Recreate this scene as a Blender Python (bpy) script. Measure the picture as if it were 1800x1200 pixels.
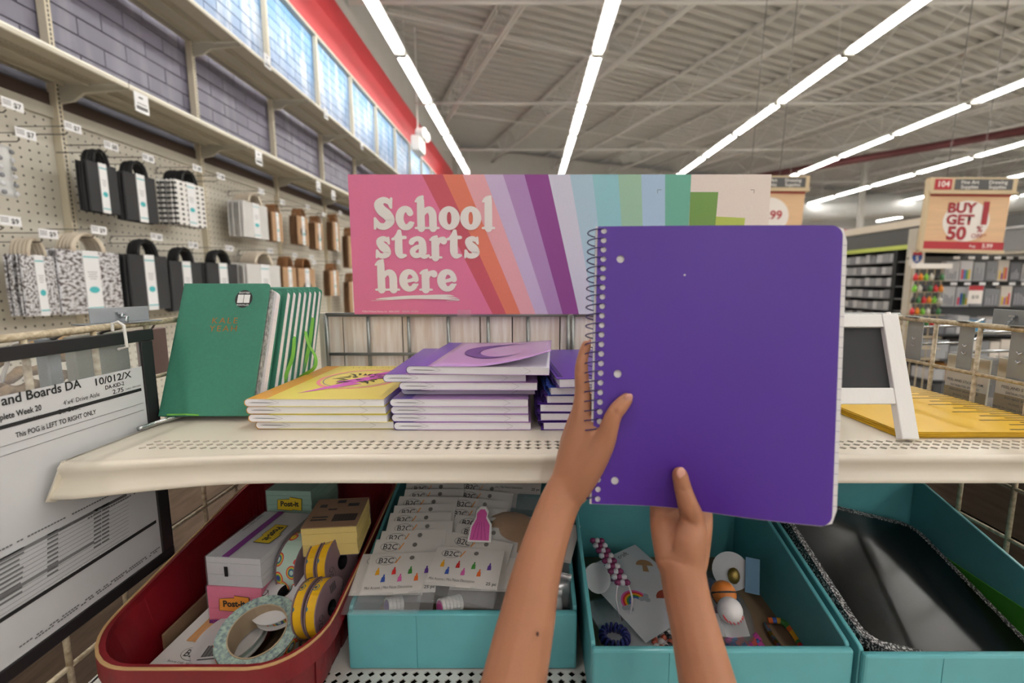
import bpy, bmesh, math, random
from math import sin, cos, pi, radians
from mathutils import Matrix, Vector
random.seed(7)
for _o in list(bpy.data.objects): bpy.data.objects.remove(_o)
SC = bpy.context.scene
COL = SC.collection
# ---------------------------------------------------------------- camera, world, exposure
CAM_H = 1.42                       # camera height above the floor
F = 800.0                          # focal length in pixels of the 1800x1200 frame (16 mm on 36 mm)
PITCH = math.atan(103 / 800)
CX, CY = 930.0, 600.0              # principal point
cs, sn = cos(PITCH), sin(PITCH)
cam = bpy.data.cameras.new('camera')
cam.sensor_width = 36; cam.lens = 16.0; cam.shift_x = -30 / 1800
cam.clip_start = 0.02; cam.clip_end = 200
cam.dof.use_dof = True; cam.dof.focus_distance = 0.66; cam.dof.aperture_fstop = 3.6
camo = bpy.data.objects.new('camera', cam); COL.objects.link(camo)
camo.location = (0, 0, CAM_H); camo.rotation_euler = (pi / 2 - PITCH, 0, 0)
SC.camera = camo
w = bpy.data.worlds.new('world'); SC.world = w; w.use_nodes = True
w.node_tree.nodes['Background'].inputs[0].default_value = (1.0, 0.985, 0.96, 1)
w.node_tree.nodes['Background'].inputs[1].default_value = 0.48
TUBE_POWER = 22.0
SC.view_settings.view_transform = 'Standard'; SC.view_settings.look = 'None'
SC.view_settings.exposure = 0.84; SC.view_settings.gamma = 1.0
SC.view_settings.use_curve_mapping = False

# ---------------------------------------------------------------- pixel helpers (relative to the camera, z up)
def ray(px, py):
    a = (px - CX) / F; b = (CY - py) / F
    return Vector((a, cs + sn * b, -sn + cs * b))
def P(px, py, d): return ray(px, py) * d
def on_x(px, py, X): r = ray(px, py); return r * (X / r.x)
def on_y(px, py, Y): r = ray(px, py); return r * (Y / r.y)
def on_z(px, py, Z): r = ray(px, py); return r * (Z / r.z)

# ---------------------------------------------------------------- materials
def lin(c):
    return tuple((x / 255 / 12.92) if x / 255 <= 0.04045 else ((x / 255 + 0.055) / 1.055) ** 2.4 for x in c)
MATS = {}
def mat(name, rgb, rough=0.5, metal=0.0, var=0.0, vscale=20.0, bump=0.0, bscale=60.0, stretch=None, emit=None, vlo=.32, vhi=.68,
        alpha=1.0, trans=0.0, sss=0.0, spec=0.5, rgb2=None, coat=0.0):
    if name in MATS: return MATS[name]
    m = bpy.data.materials.new(name); m.use_nodes = True
    nt = m.node_tree; b = nt.nodes['Principled BSDF']
    c = lin(rgb) + (1,)
    b.inputs['Base Color'].default_value = c
    b.inputs['Roughness'].default_value = rough; b.inputs['Metallic'].default_value = metal
    b.inputs['Specular IOR Level'].default_value = spec
    if coat: b.inputs['Coat Weight'].default_value = coat; b.inputs['Coat Roughness'].default_value = 0.08
    if alpha < 1: b.inputs['Alpha'].default_value = alpha
    if trans: b.inputs['Transmission Weight'].default_value = trans
    if sss:
        b.inputs['Subsurface Weight'].default_value = sss
        b.inputs['Subsurface Radius'].default_value = (0.008, 0.004, 0.002); b.inputs['Subsurface Scale'].default_value = 1.0
    if emit:
        b.inputs['Emission Color'].default_value = lin(emit[0]) + (1,); b.inputs['Emission Strength'].default_value = emit[1]
    co = None
    def coords():
        nonlocal co
        if co is None:
            tc = nt.nodes.new('ShaderNodeTexCoord'); mp = nt.nodes.new('ShaderNodeMapping')
            nt.links.new(tc.outputs['Object'], mp.inputs[0])
            if stretch: mp.inputs['Scale'].default_value = stretch
            co = mp.outputs[0]
        return co
    if var:
        n = nt.nodes.new('ShaderNodeTexNoise'); n.inputs['Scale'].default_value = vscale; n.inputs['Detail'].default_value = 5
        nt.links.new(coords(), n.inputs['Vector'])
        r = nt.nodes.new('ShaderNodeMapRange'); r.inputs[1].default_value = vlo; r.inputs[2].default_value = vhi
        nt.links.new(n.outputs[0], r.inputs[0])
        mx = nt.nodes.new('ShaderNodeMix'); mx.data_type = 'RGBA'
        c2 = lin(rgb2) + (1,) if rgb2 else tuple(x * (1 - var) for x in c[:3]) + (1,)
        mx.inputs[6].default_value = c; mx.inputs[7].default_value = c2
        nt.links.new(r.outputs[0], mx.inputs[0]); nt.links.new(mx.outputs[2], b.inputs['Base Color'])
    if bump:
        n = nt.nodes.new('ShaderNodeTexNoise'); n.inputs['Scale'].default_value = bscale; n.inputs['Detail'].default_value = 4
        nt.links.new(coords(), n.inputs['Vector'])
        bp = nt.nodes.new('ShaderNodeBump'); bp.inputs['Strength'].default_value = bump; bp.inputs['Distance'].default_value = .002
        nt.links.new(n.outputs[0], bp.inputs['Height']); nt.links.new(bp.outputs[0], b.inputs['Normal'])
    MATS[name] = m
    return m

def math_node(nt, op, a, b=None, c=None):
    n = nt.nodes.new('ShaderNodeMath'); n.operation = op
    for i, x in enumerate((a, b, c)):
        if x is None: continue
        if isinstance(x, (int, float)): n.inputs[i].default_value = x
        else: nt.links.new(x, n.inputs[i])
    return n.outputs[0]
def dots_material(name, rgb, rgb_hole, ax1, ax2, p1, p2, r, off1=0., off2=0., rough=.5, slot=None):
    """a flat sheet with a regular grid of small round holes or slots, in object space"""
    m = mat(name, rgb, rough)
    nt = m.node_tree; b = nt.nodes['Principled BSDF']
    tc = nt.nodes.new('ShaderNodeTexCoord'); sp = nt.nodes.new('ShaderNodeSeparateXYZ'); nt.links.new(tc.outputs['Object'], sp.inputs[0])
    def fr(axis, p, off):
        x = math_node(nt, 'ADD', sp.outputs[axis], 100 + off); x = math_node(nt, 'DIVIDE', x, p)
        x = math_node(nt, 'FRACT', x); x = math_node(nt, 'SUBTRACT', x, .5); return math_node(nt, 'MULTIPLY', x, p)
    a = fr(ax1, p1, off1); c = fr(ax2, p2, off2)
    if slot:
        k = math_node(nt, 'MULTIPLY', math_node(nt, 'LESS_THAN', math_node(nt, 'ABSOLUTE', a), slot[0]),
                      math_node(nt, 'LESS_THAN', math_node(nt, 'ABSOLUTE', c), slot[1]))
    else:
        k = math_node(nt, 'LESS_THAN', math_node(nt, 'ADD', math_node(nt, 'MULTIPLY', a, a), math_node(nt, 'MULTIPLY', c, c)), r * r)
    mx = nt.nodes.new('ShaderNodeMix'); mx.data_type = 'RGBA'
    mx.inputs[6].default_value = lin(rgb) + (1,); mx.inputs[7].default_value = lin(rgb_hole) + (1,)
    nt.links.new(k, mx.inputs[0]); nt.links.new(mx.outputs[2], b.inputs['Base Color'])
    return m

# ---------------------------------------------------------------- mesh builder
def rotm(rx=0, ry=0, rz=0):
    return Matrix.Rotation(radians(rz), 4, 'Z') @ Matrix.Rotation(radians(ry), 4, 'Y') @ Matrix.Rotation(radians(rx), 4, 'X')
def TR(loc, rx=0, ry=0, rz=0): return Matrix.Translation(Vector(loc)) @ rotm(rx, ry, rz)
def frame(o, x, y):
    """matrix with origin o, local x and y along the given directions"""
    x = Vector(x).normalized(); y = Vector(y); y = (y - x * y.dot(x)).normalized(); z = x.cross(y)
    m = Matrix.Identity(4)
    for i in range(3):
        m[i][0] = x[i]; m[i][1] = y[i]; m[i][2] = z[i]; m[i][3] = o[i]
    return m
WM = {}      # object name -> its matrix when it was built
class MB:
    def __init__(s, T=None): s.v = []; s.f = []; s.m = []; s.T = T or Matrix.Identity(4)
    def add(s, vs, fs, mi=0, M=None):
        n = len(s.v); T = s.T @ M if M is not None else s.T
        s.v += [T @ Vector(p) for p in vs]
        s.f += [tuple(i + n for i in f) for f in fs]; s.m += [mi] * len(fs); return s
    def box(s, c, size, M=None, mi=0):
        x, y, z = c; a, b, d = (k / 2 for k in size)
        vs = [(x + i * a, y + j * b, z + k * d) for i in (-1, 1) for j in (-1, 1) for k in (-1, 1)]
        return s.add(vs, [(0, 1, 3, 2), (4, 6, 7, 5), (0, 4, 5, 1), (2, 3, 7, 6), (0, 2, 6, 4), (1, 5, 7, 3)], mi, M)
    def span(s, a, b, mi=0, M=None):
        return s.box([(a[i] + b[i]) / 2 for i in range(3)], [abs(b[i] - a[i]) for i in range(3)], M, mi)
    def beam(s, a, b, w, h, up=(0, 0, 1), mi=0):
        a = Vector(a); b = Vector(b); d = (b - a); u = Vector(up); x = d.normalized()
        y = u.cross(x).normalized(); z = x.cross(y)
        vs = []
        for p in (a, b):
            for (i, j) in ((-1, -1), (1, -1), (1, 1), (-1, 1)): vs.append(p + y * (w / 2 * i) + z * (h / 2 * j))
        return s.add(vs, [(3, 2, 1, 0), (4, 5, 6, 7), (0, 1, 5, 4), (1, 2, 6, 5), (2, 3, 7, 6), (3, 0, 4, 7)], mi)
    def cyl(s, a, b, r0, r1=None, n=10, mi=0, caps=True):
        r1 = r0 if r1 is None else r1; a = Vector(a); b = Vector(b); x = (b - a).normalized()
        u = x.orthogonal().normalized(); v = x.cross(u); vs = []
        for p, r in ((a, r0), (b, r1)):
            for i in range(n): t = 2 * pi * i / n; vs.append(p + u * (r * cos(t)) + v * (r * sin(t)))
        fs = [(i, (i + 1) % n, n + (i + 1) % n, n + i) for i in range(n)]
        if caps: fs += [tuple(reversed(range(n))), tuple(range(n, 2 * n))]
        return s.add(vs, fs, mi)
    def tube(s, pts, r, n=6, closed=False, mi=0):
        pts = [Vector(p) for p in pts]; N = len(pts); vs = []; u = None
        for i, p in enumerate(pts):
            a = pts[(i - 1) % N] if (closed or i > 0) else p; b = pts[(i + 1) % N] if (closed or i < N - 1) else p
            t = (b - a).normalized()
            if u is None: u = t.orthogonal().normalized()
            u = (u - t * u.dot(t)).normalized(); v = t.cross(u); rr = r[i] if isinstance(r, (list, tuple)) else r
            for k in range(n): q = 2 * pi * k / n; vs.append(p + u * (rr * cos(q)) + v * (rr * sin(q)))
        fs = []
        for i in range(N if closed else N - 1):
            j = (i + 1) % N
            for k in range(n): fs.append((i * n + k, i * n + (k + 1) % n, j * n + (k + 1) % n, j * n + k))
        if not closed: fs += [tuple(reversed(range(n))), tuple(range((N - 1) * n, N * n))]
        return s.add(vs, fs, mi)
    def sphere(s, c, r, nu=12, nv=8, M=None, mi=0):
        if isinstance(r, (int, float)): r = (r, r, r)
        vs = [(c[0], c[1], c[2] + r[2])]
        for j in range(1, nv):
            t = pi * j / nv
            for i in range(nu): p = 2 * pi * i / nu; vs.append((c[0] + r[0] * sin(t) * cos(p), c[1] + r[1] * sin(t) * sin(p), c[2] + r[2] * cos(t)))
        vs.append((c[0], c[1], c[2] - r[2])); fs = [(0, 1 + i, 1 + (i + 1) % nu) for i in range(nu)]
        for j in range(nv - 2):
            for i in range(nu): a = 1 + j * nu; fs.append((a + i, a + nu + i, a + nu + (i + 1) % nu, a + (i + 1) % nu))
        a = 1 + (nv - 2) * nu; L = len(vs) - 1; fs += [(a + i, L, a + (i + 1) % nu) for i in range(nu)]
        return s.add(vs, fs, mi, M)
    def prism(s, pts, h, M=None, mi=0):
        """polygon in local xy, extruded along local z from 0 to h"""
        n = len(pts); vs = [(x, y, 0) for x, y in pts] + [(x, y, h) for x, y in pts]
        fs = [tuple(reversed(range(n))), tuple(range(n, 2 * n))] + [(i, (i + 1) % n, n + (i + 1) % n, n + i) for i in range(n)]
        return s.add(vs, fs, mi, M)
    def flat(s, pts, z=0., M=None, mi=0):
        return s.add([(x, y, z) for x, y in pts], [tuple(range(len(pts)))], mi, M)
    def grid(s, fn, nu, nv, mi=0, M=None):
        vs = [fn(i / nu, j / nv) for j in range(nv + 1) for i in range(nu + 1)]; k = nu + 1
        return s.add(vs, [(j * k + i, j * k + i + 1, (j + 1) * k + i + 1, (j + 1) * k + i) for j in range(nv) for i in range(nu)], mi, M)
    def lathe(s, prof, n=24, M=None, mi=0, closed=False):
        vs = []; N = len(prof)
        for r, z in prof:
            for i in range(n): t = 2 * pi * i / n; vs.append((r * cos(t), r * sin(t), z))
        fs = [(j * n + i, j * n + (i + 1) % n, ((j + 1) % N) * n + (i + 1) % n, ((j + 1) % N) * n + i) for j in range(N if closed else N - 1) for i in range(n)]
        return s.add(vs, fs, mi, M)
    def disc(s, r, n=20, z=0., M=None, mi=0, c=(0, 0), ry=None):
        ry = ry or r
        return s.flat([(c[0] + r * cos(2 * pi * i / n), c[1] + ry * sin(2 * pi * i / n)) for i in range(n)], z, M, mi)
    def mesh(s, name, mats, smooth=False):
        me = bpy.data.meshes.new(name); me.from_pydata([tuple(p) for p in s.v], [], s.f)
        for m in (mats if isinstance(mats, (list, tuple)) else [mats]): me.materials.append(m)
        if len(me.materials) > 1: me.polygons.foreach_set('material_index', s.m)
        if smooth: me.polygons.foreach_set('use_smooth', [True] * len(me.polygons))
        me.update(); return me
    def build(s, name, mats, parent=None, smooth=False, bev=0., solid=0., seg=2, weld=0.):
        if parent is None:
            lo = [min(p[i] for p in s.v) for i in range(3)]; hi = [max(p[i] for p in s.v) for i in range(3)]
            T = Matrix.Translation(((lo[0] + hi[0]) / 2, (lo[1] + hi[1]) / 2, lo[2]))
        else: T = WM[parent.name]
        Ti = T.inverted(); s.v = [Ti @ p for p in s.v]
        me = s.mesh(name, mats, smooth)
        if weld:
            bm = bmesh.new(); bm.from_mesh(me); bmesh.ops.remove_doubles(bm, verts=bm.verts, dist=weld); bm.to_mesh(me); bm.free()
        o = bpy.data.objects.new(name, me); COL.objects.link(o)
        if parent is None: o.matrix_local = T; WM[o.name] = T
        else: o.parent = parent; WM[o.name] = T
        if solid: md = o.modifiers.new('thick', 'SOLIDIFY'); md.thickness = solid; md.offset = 0
        if bev: md = o.modifiers.new('bevel', 'BEVEL'); md.width = bev; md.segments = seg; md.limit_method = 'ANGLE'; md.angle_limit = radians(40)
        return o
def tag(o, label=None, cat=None, group=None, kind=None):
    if label: o['label'] = label
    if cat: o['category'] = cat
    if group: o['group'] = group
    if kind: o['kind'] = kind
    return o
def thing(name, label, cat, loc=(0, 0, 0), M=None, group=None, kind=None):
    o = bpy.data.objects.new(name, None); COL.objects.link(o); o.empty_display_size = .02
    T = M if M is not None else Matrix.Translation(Vector(loc)); o.matrix_local = T; WM[o.name] = T
    return tag(o, label, cat, group, kind)
def dup(root, M, label=None, group=None):
    c = root.copy(); COL.objects.link(c); c.matrix_local = M; WM[c.name] = M
    if label: c['label'] = label
    if group: c['group'] = group
    for ch in list(root.children):
        k = ch.copy(); COL.objects.link(k); k.parent = c
        for g in list(ch.children):
            q = g.copy(); COL.objects.link(q); q.parent = k
    return c
def inst(name, me, M, parent=None):
    """an object that shares mesh data; M is a world matrix"""
    o = bpy.data.objects.new(name, me); COL.objects.link(o)
    if parent is not None: o.parent = parent; o.matrix_local = WM[parent.name].inverted() @ M
    else: o.matrix_local = M
    WM[o.name] = M
    return o
ORD = ['first', 'second', 'third', 'fourth', 'fifth', 'sixth', 'seventh', 'eighth', 'ninth', 'tenth', 'eleventh', 'twelfth', 'thirteenth',
       'fourteenth', 'fifteenth', 'sixteenth', 'seventeenth', 'eighteenth', 'nineteenth', 'twentieth', 'twenty-first', 'twenty-second', 'twenty-third', 'twenty-fourth', 'twenty-fifth', 'twenty-sixth', 'twenty-seventh']

def text(name, s, size, m, M, parent, align='LEFT', xs=1.0, bold=0.0, name_mesh=None, spacing=1.0):
    """flat printed lettering on the local xy plane of the world matrix M"""
    cu = bpy.data.curves.new('lettering', 'FONT'); cu.body = s; cu.size = size; cu.align_x = align; cu.offset = bold * size
    cu.space_character = spacing; cu.resolution_u = 3; cu.space_line = .95
    ob = bpy.data.objects.new('lettering', cu)
    me = bpy.data.meshes.new_from_object(ob); me.name = name
    bpy.data.objects.remove(ob); bpy.data.curves.remove(cu)
    me.materials.clear(); me.materials.append(m)
    W = WM[parent.name].inverted() @ M @ Matrix.Diagonal((xs, 1, 1, 1))
    me.transform(W)
    o = bpy.data.objects.new(name, me); COL.objects.link(o); o.parent = parent; WM[o.name] = WM[parent.name]
    return o
def smooth_path(pts, k=6, closed=False):
    """Catmull-Rom through tuples of any length"""
    N = len(pts); out = []
    for i in range(N if closed else N - 1):
        g = lambda j: pts[j % N] if closed else pts[max(0, min(N - 1, j))]
        a, b, c, d = g(i - 1), g(i), g(i + 1), g(i + 2)
        for q in range(k):
            t = q / k
            out.append(tuple(.5 * (2 * b[x] + (c[x] - a[x]) * t + (2 * a[x] - 5 * b[x] + 4 * c[x] - d[x]) * t * t + (3 * b[x] - a[x] - 3 * c[x] + d[x]) * t ** 3) for x in range(len(b))))
    if not closed: out.append(tuple(pts[-1]))
    return out
def stroke(mb, pts, M=None, mi=0, z=0., closed=False, k=6, rnd=True):
    """flat brush stroke through (x, y, width)"""
    p = smooth_path(pts, k, closed); N = len(p); L = []
    for i in range(N):
        a = p[(i - 1) % N] if (closed or i) else p[i]; b = p[(i + 1) % N] if (closed or i < N - 1) else p[i]
        dx, dy = b[0] - a[0], b[1] - a[1]; l = math.hypot(dx, dy) or 1
        nx, ny = -dy / l, dx / l; x, y, wd = p[i]
        L.append(((x + nx * wd / 2, y + ny * wd / 2, z), (x - nx * wd / 2, y - ny * wd / 2, z)))
    e = 4e-6 * (len(mb.f) % 60)          # overlapping brush marks lie a hair apart, never in one plane
    lift = lambda v, h: (v[0], v[1], v[2] + h)
    for i in range(N if closed else N - 1):
        a, b = L[i], L[(i + 1) % N]; h = e + 4e-6 * i; mb.add([lift(a[1], h), lift(b[1], h), lift(b[0], h), lift(a[0], h)], [(0, 1, 2, 3)], mi, M)
    if rnd and not closed:
        for q in (0, -1): mb.disc(p[q][2] / 2, 12, z + e + (5e-6 if q == 0 else 4e-6 * N + 3e-6) - (9e-6 if q == 0 else 0), M, mi, (p[q][0], p[q][1]))

cream = mat('cream_enamel', (222, 214, 196), .42, var=.06, vscale=8)
cream_wire = mat('worn_cream_wire', (205, 194, 168), .5, var=.45, vscale=140, rgb2=(150, 132, 104))
steel = mat('grey_steel_wire', (150, 152, 150), .32, metal=.75)
galv = mat('galvanized_plate', (158, 164, 168), .38, metal=.6, var=.12, vscale=30)
black = mat('black_ink', (24, 24, 26), .6)
dark = mat('dark_plastic', (28, 28, 30), .45)
white_paper = mat('white_paper', (232, 231, 230), .6)
ink = mat('grey_ink', (62, 60, 60), .7)
white_card = mat('white_card', (226, 224, 220), .55)
def film(name, a=.12, rough=.08, rgb=(235, 238, 240)):
    if name in MATS: return MATS[name]
    return mat(name, rgb, rough, alpha=a, spec=.7)
try:
    cy = SC.cycles
    cy.max_bounces = 5; cy.diffuse_bounces = 3; cy.glossy_bounces = 2; cy.transmission_bounces = 4; cy.transparent_max_bounces = 8
    cy.caustics_reflective = False; cy.caustics_refractive = False
    cy.use_adaptive_sampling = False; cy.use_light_tree = False
    cy.sample_clamp_indirect = 4.0
except AttributeError: pass
# ================================================================ THE STORE: floor, roof, walls
RN = Vector((.924, .381, 0)); RT = Vector((-.381, .924, 0))      # the roof's ribs and joists run askew to the aisles
ROOF_Z = 5.75
wall_white = mat('off_white_wall', (172, 169, 163), .7, var=.05, vscale=2)
deck_white = mat('painted_deck', (192, 190, 186), .55, var=.06, vscale=1.5)
joist_white = mat('painted_joist', (206, 204, 199), .5)
def struct(o): o['kind'] = 'structure'; return o
b = MB(); b.box((18, 10, -CAM_H - .05), (60, 90, .1))
struct(b.build('floor', mat('floor_tile', (196, 186, 168), .35, var=.1, vscale=3)))
b = MB()
prof = []; t = -24.0
while t < 44: prof += [(t, 0), (t + .11, 0), (t + .14, -.09), (t + .27, -.09), (t + .30, 0)]; t += .30
for i in range(len(prof) - 1):
    (t0, z0), (t1, z1) = prof[i], prof[i + 1]
    q = [RT * t0 + RN * -14, RT * t0 + RN * 58, RT * t1 + RN * 58, RT * t1 + RN * -14]
    b.add([(q[0].x, q[0].y, ROOF_Z + z0), (q[1].x, q[1].y, ROOF_Z + z0), (q[2].x, q[2].y, ROOF_Z + z1), (q[3].x, q[3].y, ROOF_Z + z1)], [(0, 1, 2, 3)])
struct(b.build('ceiling', deck_white))
WX = -2.95                                                        # left wall plane
wl = thing('wall_left', None, None, (WX, 8, -CAM_H), kind='structure')
MB().span((WX - .2, -8, -CAM_H), (WX, 19.2, 3.31)).build('mortar_wall', mat('wall_mortar', (84, 84, 96), .7), wl)
MB().span((WX - .2, -8, 4.21), (WX, 19.2, ROOF_Z)).build('upper_wall', wall_white, wl)
rb = MB(); rb.add([(WX + .02, -8, 3.31), (WX + .02, 19.2, 3.31), (WX + .10, 19.2, 3.74), (WX + .10, -8, 3.74), (WX + .03, 19.2, 4.21), (WX + .03, -8, 4.21)],
                  [(0, 1, 2, 3), (3, 2, 4, 5)])
rb.span((WX - .2, -8, 3.31), (WX + .02, 19.2, 4.21))
rb.build('red_band', mat('red_paint', (176, 46, 52), .55), wl)
# painted block courses: lavender below, icy blue above, glossy
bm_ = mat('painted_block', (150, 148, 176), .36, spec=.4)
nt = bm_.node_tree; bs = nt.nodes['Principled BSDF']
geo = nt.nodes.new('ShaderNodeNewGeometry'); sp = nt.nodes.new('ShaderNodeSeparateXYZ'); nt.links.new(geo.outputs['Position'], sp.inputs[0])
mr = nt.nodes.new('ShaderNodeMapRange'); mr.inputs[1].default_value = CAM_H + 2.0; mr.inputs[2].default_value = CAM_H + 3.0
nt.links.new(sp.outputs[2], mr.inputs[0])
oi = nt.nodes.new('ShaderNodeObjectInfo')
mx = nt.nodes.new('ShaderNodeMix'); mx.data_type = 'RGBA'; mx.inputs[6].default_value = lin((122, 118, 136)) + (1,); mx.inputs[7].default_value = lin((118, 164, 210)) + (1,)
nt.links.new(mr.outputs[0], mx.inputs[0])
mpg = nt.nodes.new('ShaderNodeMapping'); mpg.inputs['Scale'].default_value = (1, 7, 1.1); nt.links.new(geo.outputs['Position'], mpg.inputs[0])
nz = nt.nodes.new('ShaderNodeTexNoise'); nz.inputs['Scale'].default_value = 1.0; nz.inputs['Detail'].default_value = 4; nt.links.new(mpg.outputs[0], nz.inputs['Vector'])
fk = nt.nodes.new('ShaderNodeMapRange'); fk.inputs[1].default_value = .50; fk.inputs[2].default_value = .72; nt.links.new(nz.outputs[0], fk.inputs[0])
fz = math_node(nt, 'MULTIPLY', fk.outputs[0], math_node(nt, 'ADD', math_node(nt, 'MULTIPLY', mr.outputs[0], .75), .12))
mf = nt.nodes.new('ShaderNodeMix'); mf.data_type = 'RGBA'; mf.inputs[7].default_value = lin((236, 240, 246)) + (1,)  # white reflection streaks painted into the base colour, stronger higher up
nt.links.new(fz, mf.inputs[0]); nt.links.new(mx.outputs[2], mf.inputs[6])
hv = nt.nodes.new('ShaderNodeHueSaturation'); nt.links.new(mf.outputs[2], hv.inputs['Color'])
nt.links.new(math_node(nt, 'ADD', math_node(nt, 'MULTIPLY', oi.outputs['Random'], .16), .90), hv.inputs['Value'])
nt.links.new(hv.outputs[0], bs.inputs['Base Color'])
BL, BH = .36, .116
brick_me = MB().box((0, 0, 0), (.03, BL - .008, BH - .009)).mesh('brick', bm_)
far_b = MB(); cells = []
for r in range(18):
    z = 1.24 + BH * (r + .5)
    for c in range(42):
        y = 2.1 + BL * (c + (.5 if r % 2 else 0))
        if y < 17.2: cells.append((y + abs(z - 1.2) * .0, z))
cells.sort(key=lambda q: q[0])
for i, (y, z) in enumerate(cells):
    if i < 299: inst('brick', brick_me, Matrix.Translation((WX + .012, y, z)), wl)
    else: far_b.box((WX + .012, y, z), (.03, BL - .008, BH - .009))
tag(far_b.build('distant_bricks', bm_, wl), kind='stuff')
# far wall, running askew like the roof
A = Vector((-3.4, 18.9, 0)) - RN * 1.0
fw = MB(); n_ = RT
def fwq(s0, s1, z0, z1, off, name, m):
    q = MB(); a = A + RN * s0 - n_ * off; c = A + RN * s1 - n_ * off
    q.add([(a.x, a.y, z0), (c.x, c.y, z0), (c.x, c.y, z1), (a.x, a.y, z1)] + [(p.x + n_.x * .1, p.y + n_.y * .1, z) for p, z in ((a, z0), (c, z0), (c, z1), (a, z1))],
          [(0, 1, 2, 3), (7, 6, 5, 4), (0, 4, 5, 1), (3, 2, 6, 7), (0, 3, 7, 4), (1, 5, 6, 2)])
    return q.build(name, m)
struct(fwq(0, 62, -CAM_H, ROOF_Z - .35, 0, 'wall_back', wall_white))
struct(fwq(12, 62, 2.3, 3.2, .03, 'trim_1', mat('red_band_far', (200, 45, 60), .5)))
MB().span((-3.5, 18.2, -CAM_H), (-2.75, 19.0, ROOF_Z - .3)).build('trim_2', wall_white)['kind'] = 'structure'

# ---------------------------------------------------------------- bar joists
JT, JB = ROOF_Z - .10, 4.95
web_me = None
for k in range(-4, 16):
    s = 3.28 + 2.8 * k
    t0, t1 = -12.0, 30.0
    j = thing('bar_joist', 'white painted open-web roof joist, %s' % (('%s to the right of the one crossing the image centre' % ORD[k - 1]) if k > 0 else ('%s toward the left wall and camera' % ORD[-k])), 'joist',
              tuple(RN * s + RT * t0) [:2] + (JB,), group='open-web roof joists', kind='structure')
    a = RN * s + RT * t0; c = RN * s + RT * t1
    q = MB()
    for o_ in (-.035, .035):
        d_ = RN * o_
        q.beam((a.x + d_.x, a.y + d_.y, JB), (c.x + d_.x, c.y + d_.y, JB), .05, .05)
    q.build('bottom_chord', joist_white, j)
    q = MB()
    for o_ in (-.035, .035):
        d_ = RN * o_
        q.beam((a.x + d_.x, a.y + d_.y, JT), (c.x + d_.x, c.y + d_.y, JT), .05, .06)
    q.build('top_chord', joist_white, j)
    p = t0
    if web_me is None: web_me = MB().cyl((0, -.35, -(JT - JB) / 2), (0, .35, (JT - JB) / 2), .013, n=6).mesh('web_bar', joist_white)
    ang = math.atan2(RT.y, RT.x) - pi / 2
    i = 0
    while p < t1 - .7:
        if p > -2:
            c_ = RN * s + RT * (p + .35)
            M = Matrix.Translation((c_.x, c_.y, (JT + JB) / 2)) @ Matrix.Rotation(ang, 4, 'Z')
            if i % 2: M = M @ Matrix.Diagonal((1, -1, 1, 1))
            # seen only where the joist runs over the shop floor
            if c_.x > -3 and c_.y > 2.5 and c_.x < c_.y * 1.1 + 2 and i % 1 == 0: inst('web_bar', web_me, M, j)
        p += .7; i += 1
for k, tt in enumerate((5.5, 9.5, 14.0, 19.0)):
    a = RT * tt + RN * -6; c = RT * tt + RN * 40
    tag(MB().beam((a.x, a.y, JB + .03), (c.x, c.y, JB + .03), .035, .035).build('bridging_angle', joist_white),
        'white bridging angle across the joists, %s from the camera' % ORD[k], 'roof brace', 'bridging angles', 'structure')
# pipes straight across the store that carry the light rows
for k, yy in enumerate((7.95, 12.1, 16.1, 21.0)):
    tag(MB().cyl((-2.9, yy, 4.47), (40, yy, 4.47), .035, n=8).build('conduit_pipe', joist_white),
        'white pipe straight across the ceiling above the lights, %s from the camera' % ORD[k], 'pipe', 'cross pipes above the lights', 'structure')
tag(MB().cyl((7.2, 19, 3.9), (16, 8.6, 3.9), .11, n=12).build('sprinkler_main', mat('dark_red_pipe', (74, 20, 24), .5)),
    'dark red sprinkler pipe under the roof at right', 'pipe', kind='structure')
dm = mat('duct_grey', (196, 196, 194), .45)
dq = thing('air_duct', 'grey air duct with hanging straps beneath roof behind the right lights', 'duct', (13, 22, 3.2), kind='structure')
MB().cyl((9.5, 22.5, 3.3), (22, 20.0, 3.6), .55, n=18).build('duct_pipe', dm, dq, smooth=True)
for xx in (10.5, 13.5, 16.5, 19.5):
    yy = 22.5 - (xx - 9.5) * .2
    MB().cyl((xx, yy, 3.3), (xx, yy, ROOF_Z), .02, n=6).build('hanger_strap', dm, dq)
for k, (xx, yy) in enumerate(((14.6, 20.6), (22.0, 24.0))):
    tag(MB().span((xx - .09, yy - .09, -CAM_H), (xx + .09, yy + .09, ROOF_Z - .1)).build('column', wall_white),
        ['white steel column rising behind the sale signs', 'farther white column right of the sale sign'][k], 'column', kind='structure')

# ---------------------------------------------------------------- strip lights
tube_m = mat('lit_tube', (255, 255, 255), .4, emit=((255, 252, 246), TUBE_POWER))
house_m = mat('white_housing', (226, 226, 222), .4)
LZ = 3.6; FL = 1.971
tube_far = mat('lit_tube_distant', (255, 255, 255), .4, emit=((255, 252, 246), TUBE_POWER)); tube_far.cycles.emission_sampling = 'NONE'
def make_light():
    r = thing('strip_light', 'x', 'ceiling light')
    q = MB(); q.prism([(-.10, .0), (-.035, .05), (.035, .05), (.10, .0), (.09, -.004), (-.09, -.004)], FL - .02, Matrix.Rotation(radians(90), 4, 'X') @ Matrix.Translation((0, 0, -(FL - .02) / 2)))
    q.build('housing', house_m, r)
    for sx in (-.05, .05):
        MB().cyl((sx, -FL / 2 + .12, -.03), (sx, FL / 2 - .12, -.03), .019, n=6).build('tube', tube_m, r, smooth=False)
    for sy in (-1, 1): MB().box((0, sy * (FL / 2 - .04), -.025), (.16, .03, .05)).build('lamp_holder', mat('lamp_holder', (170, 168, 160), .5), r)
    return r
L0 = make_light(); first = True
far_me = None
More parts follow.
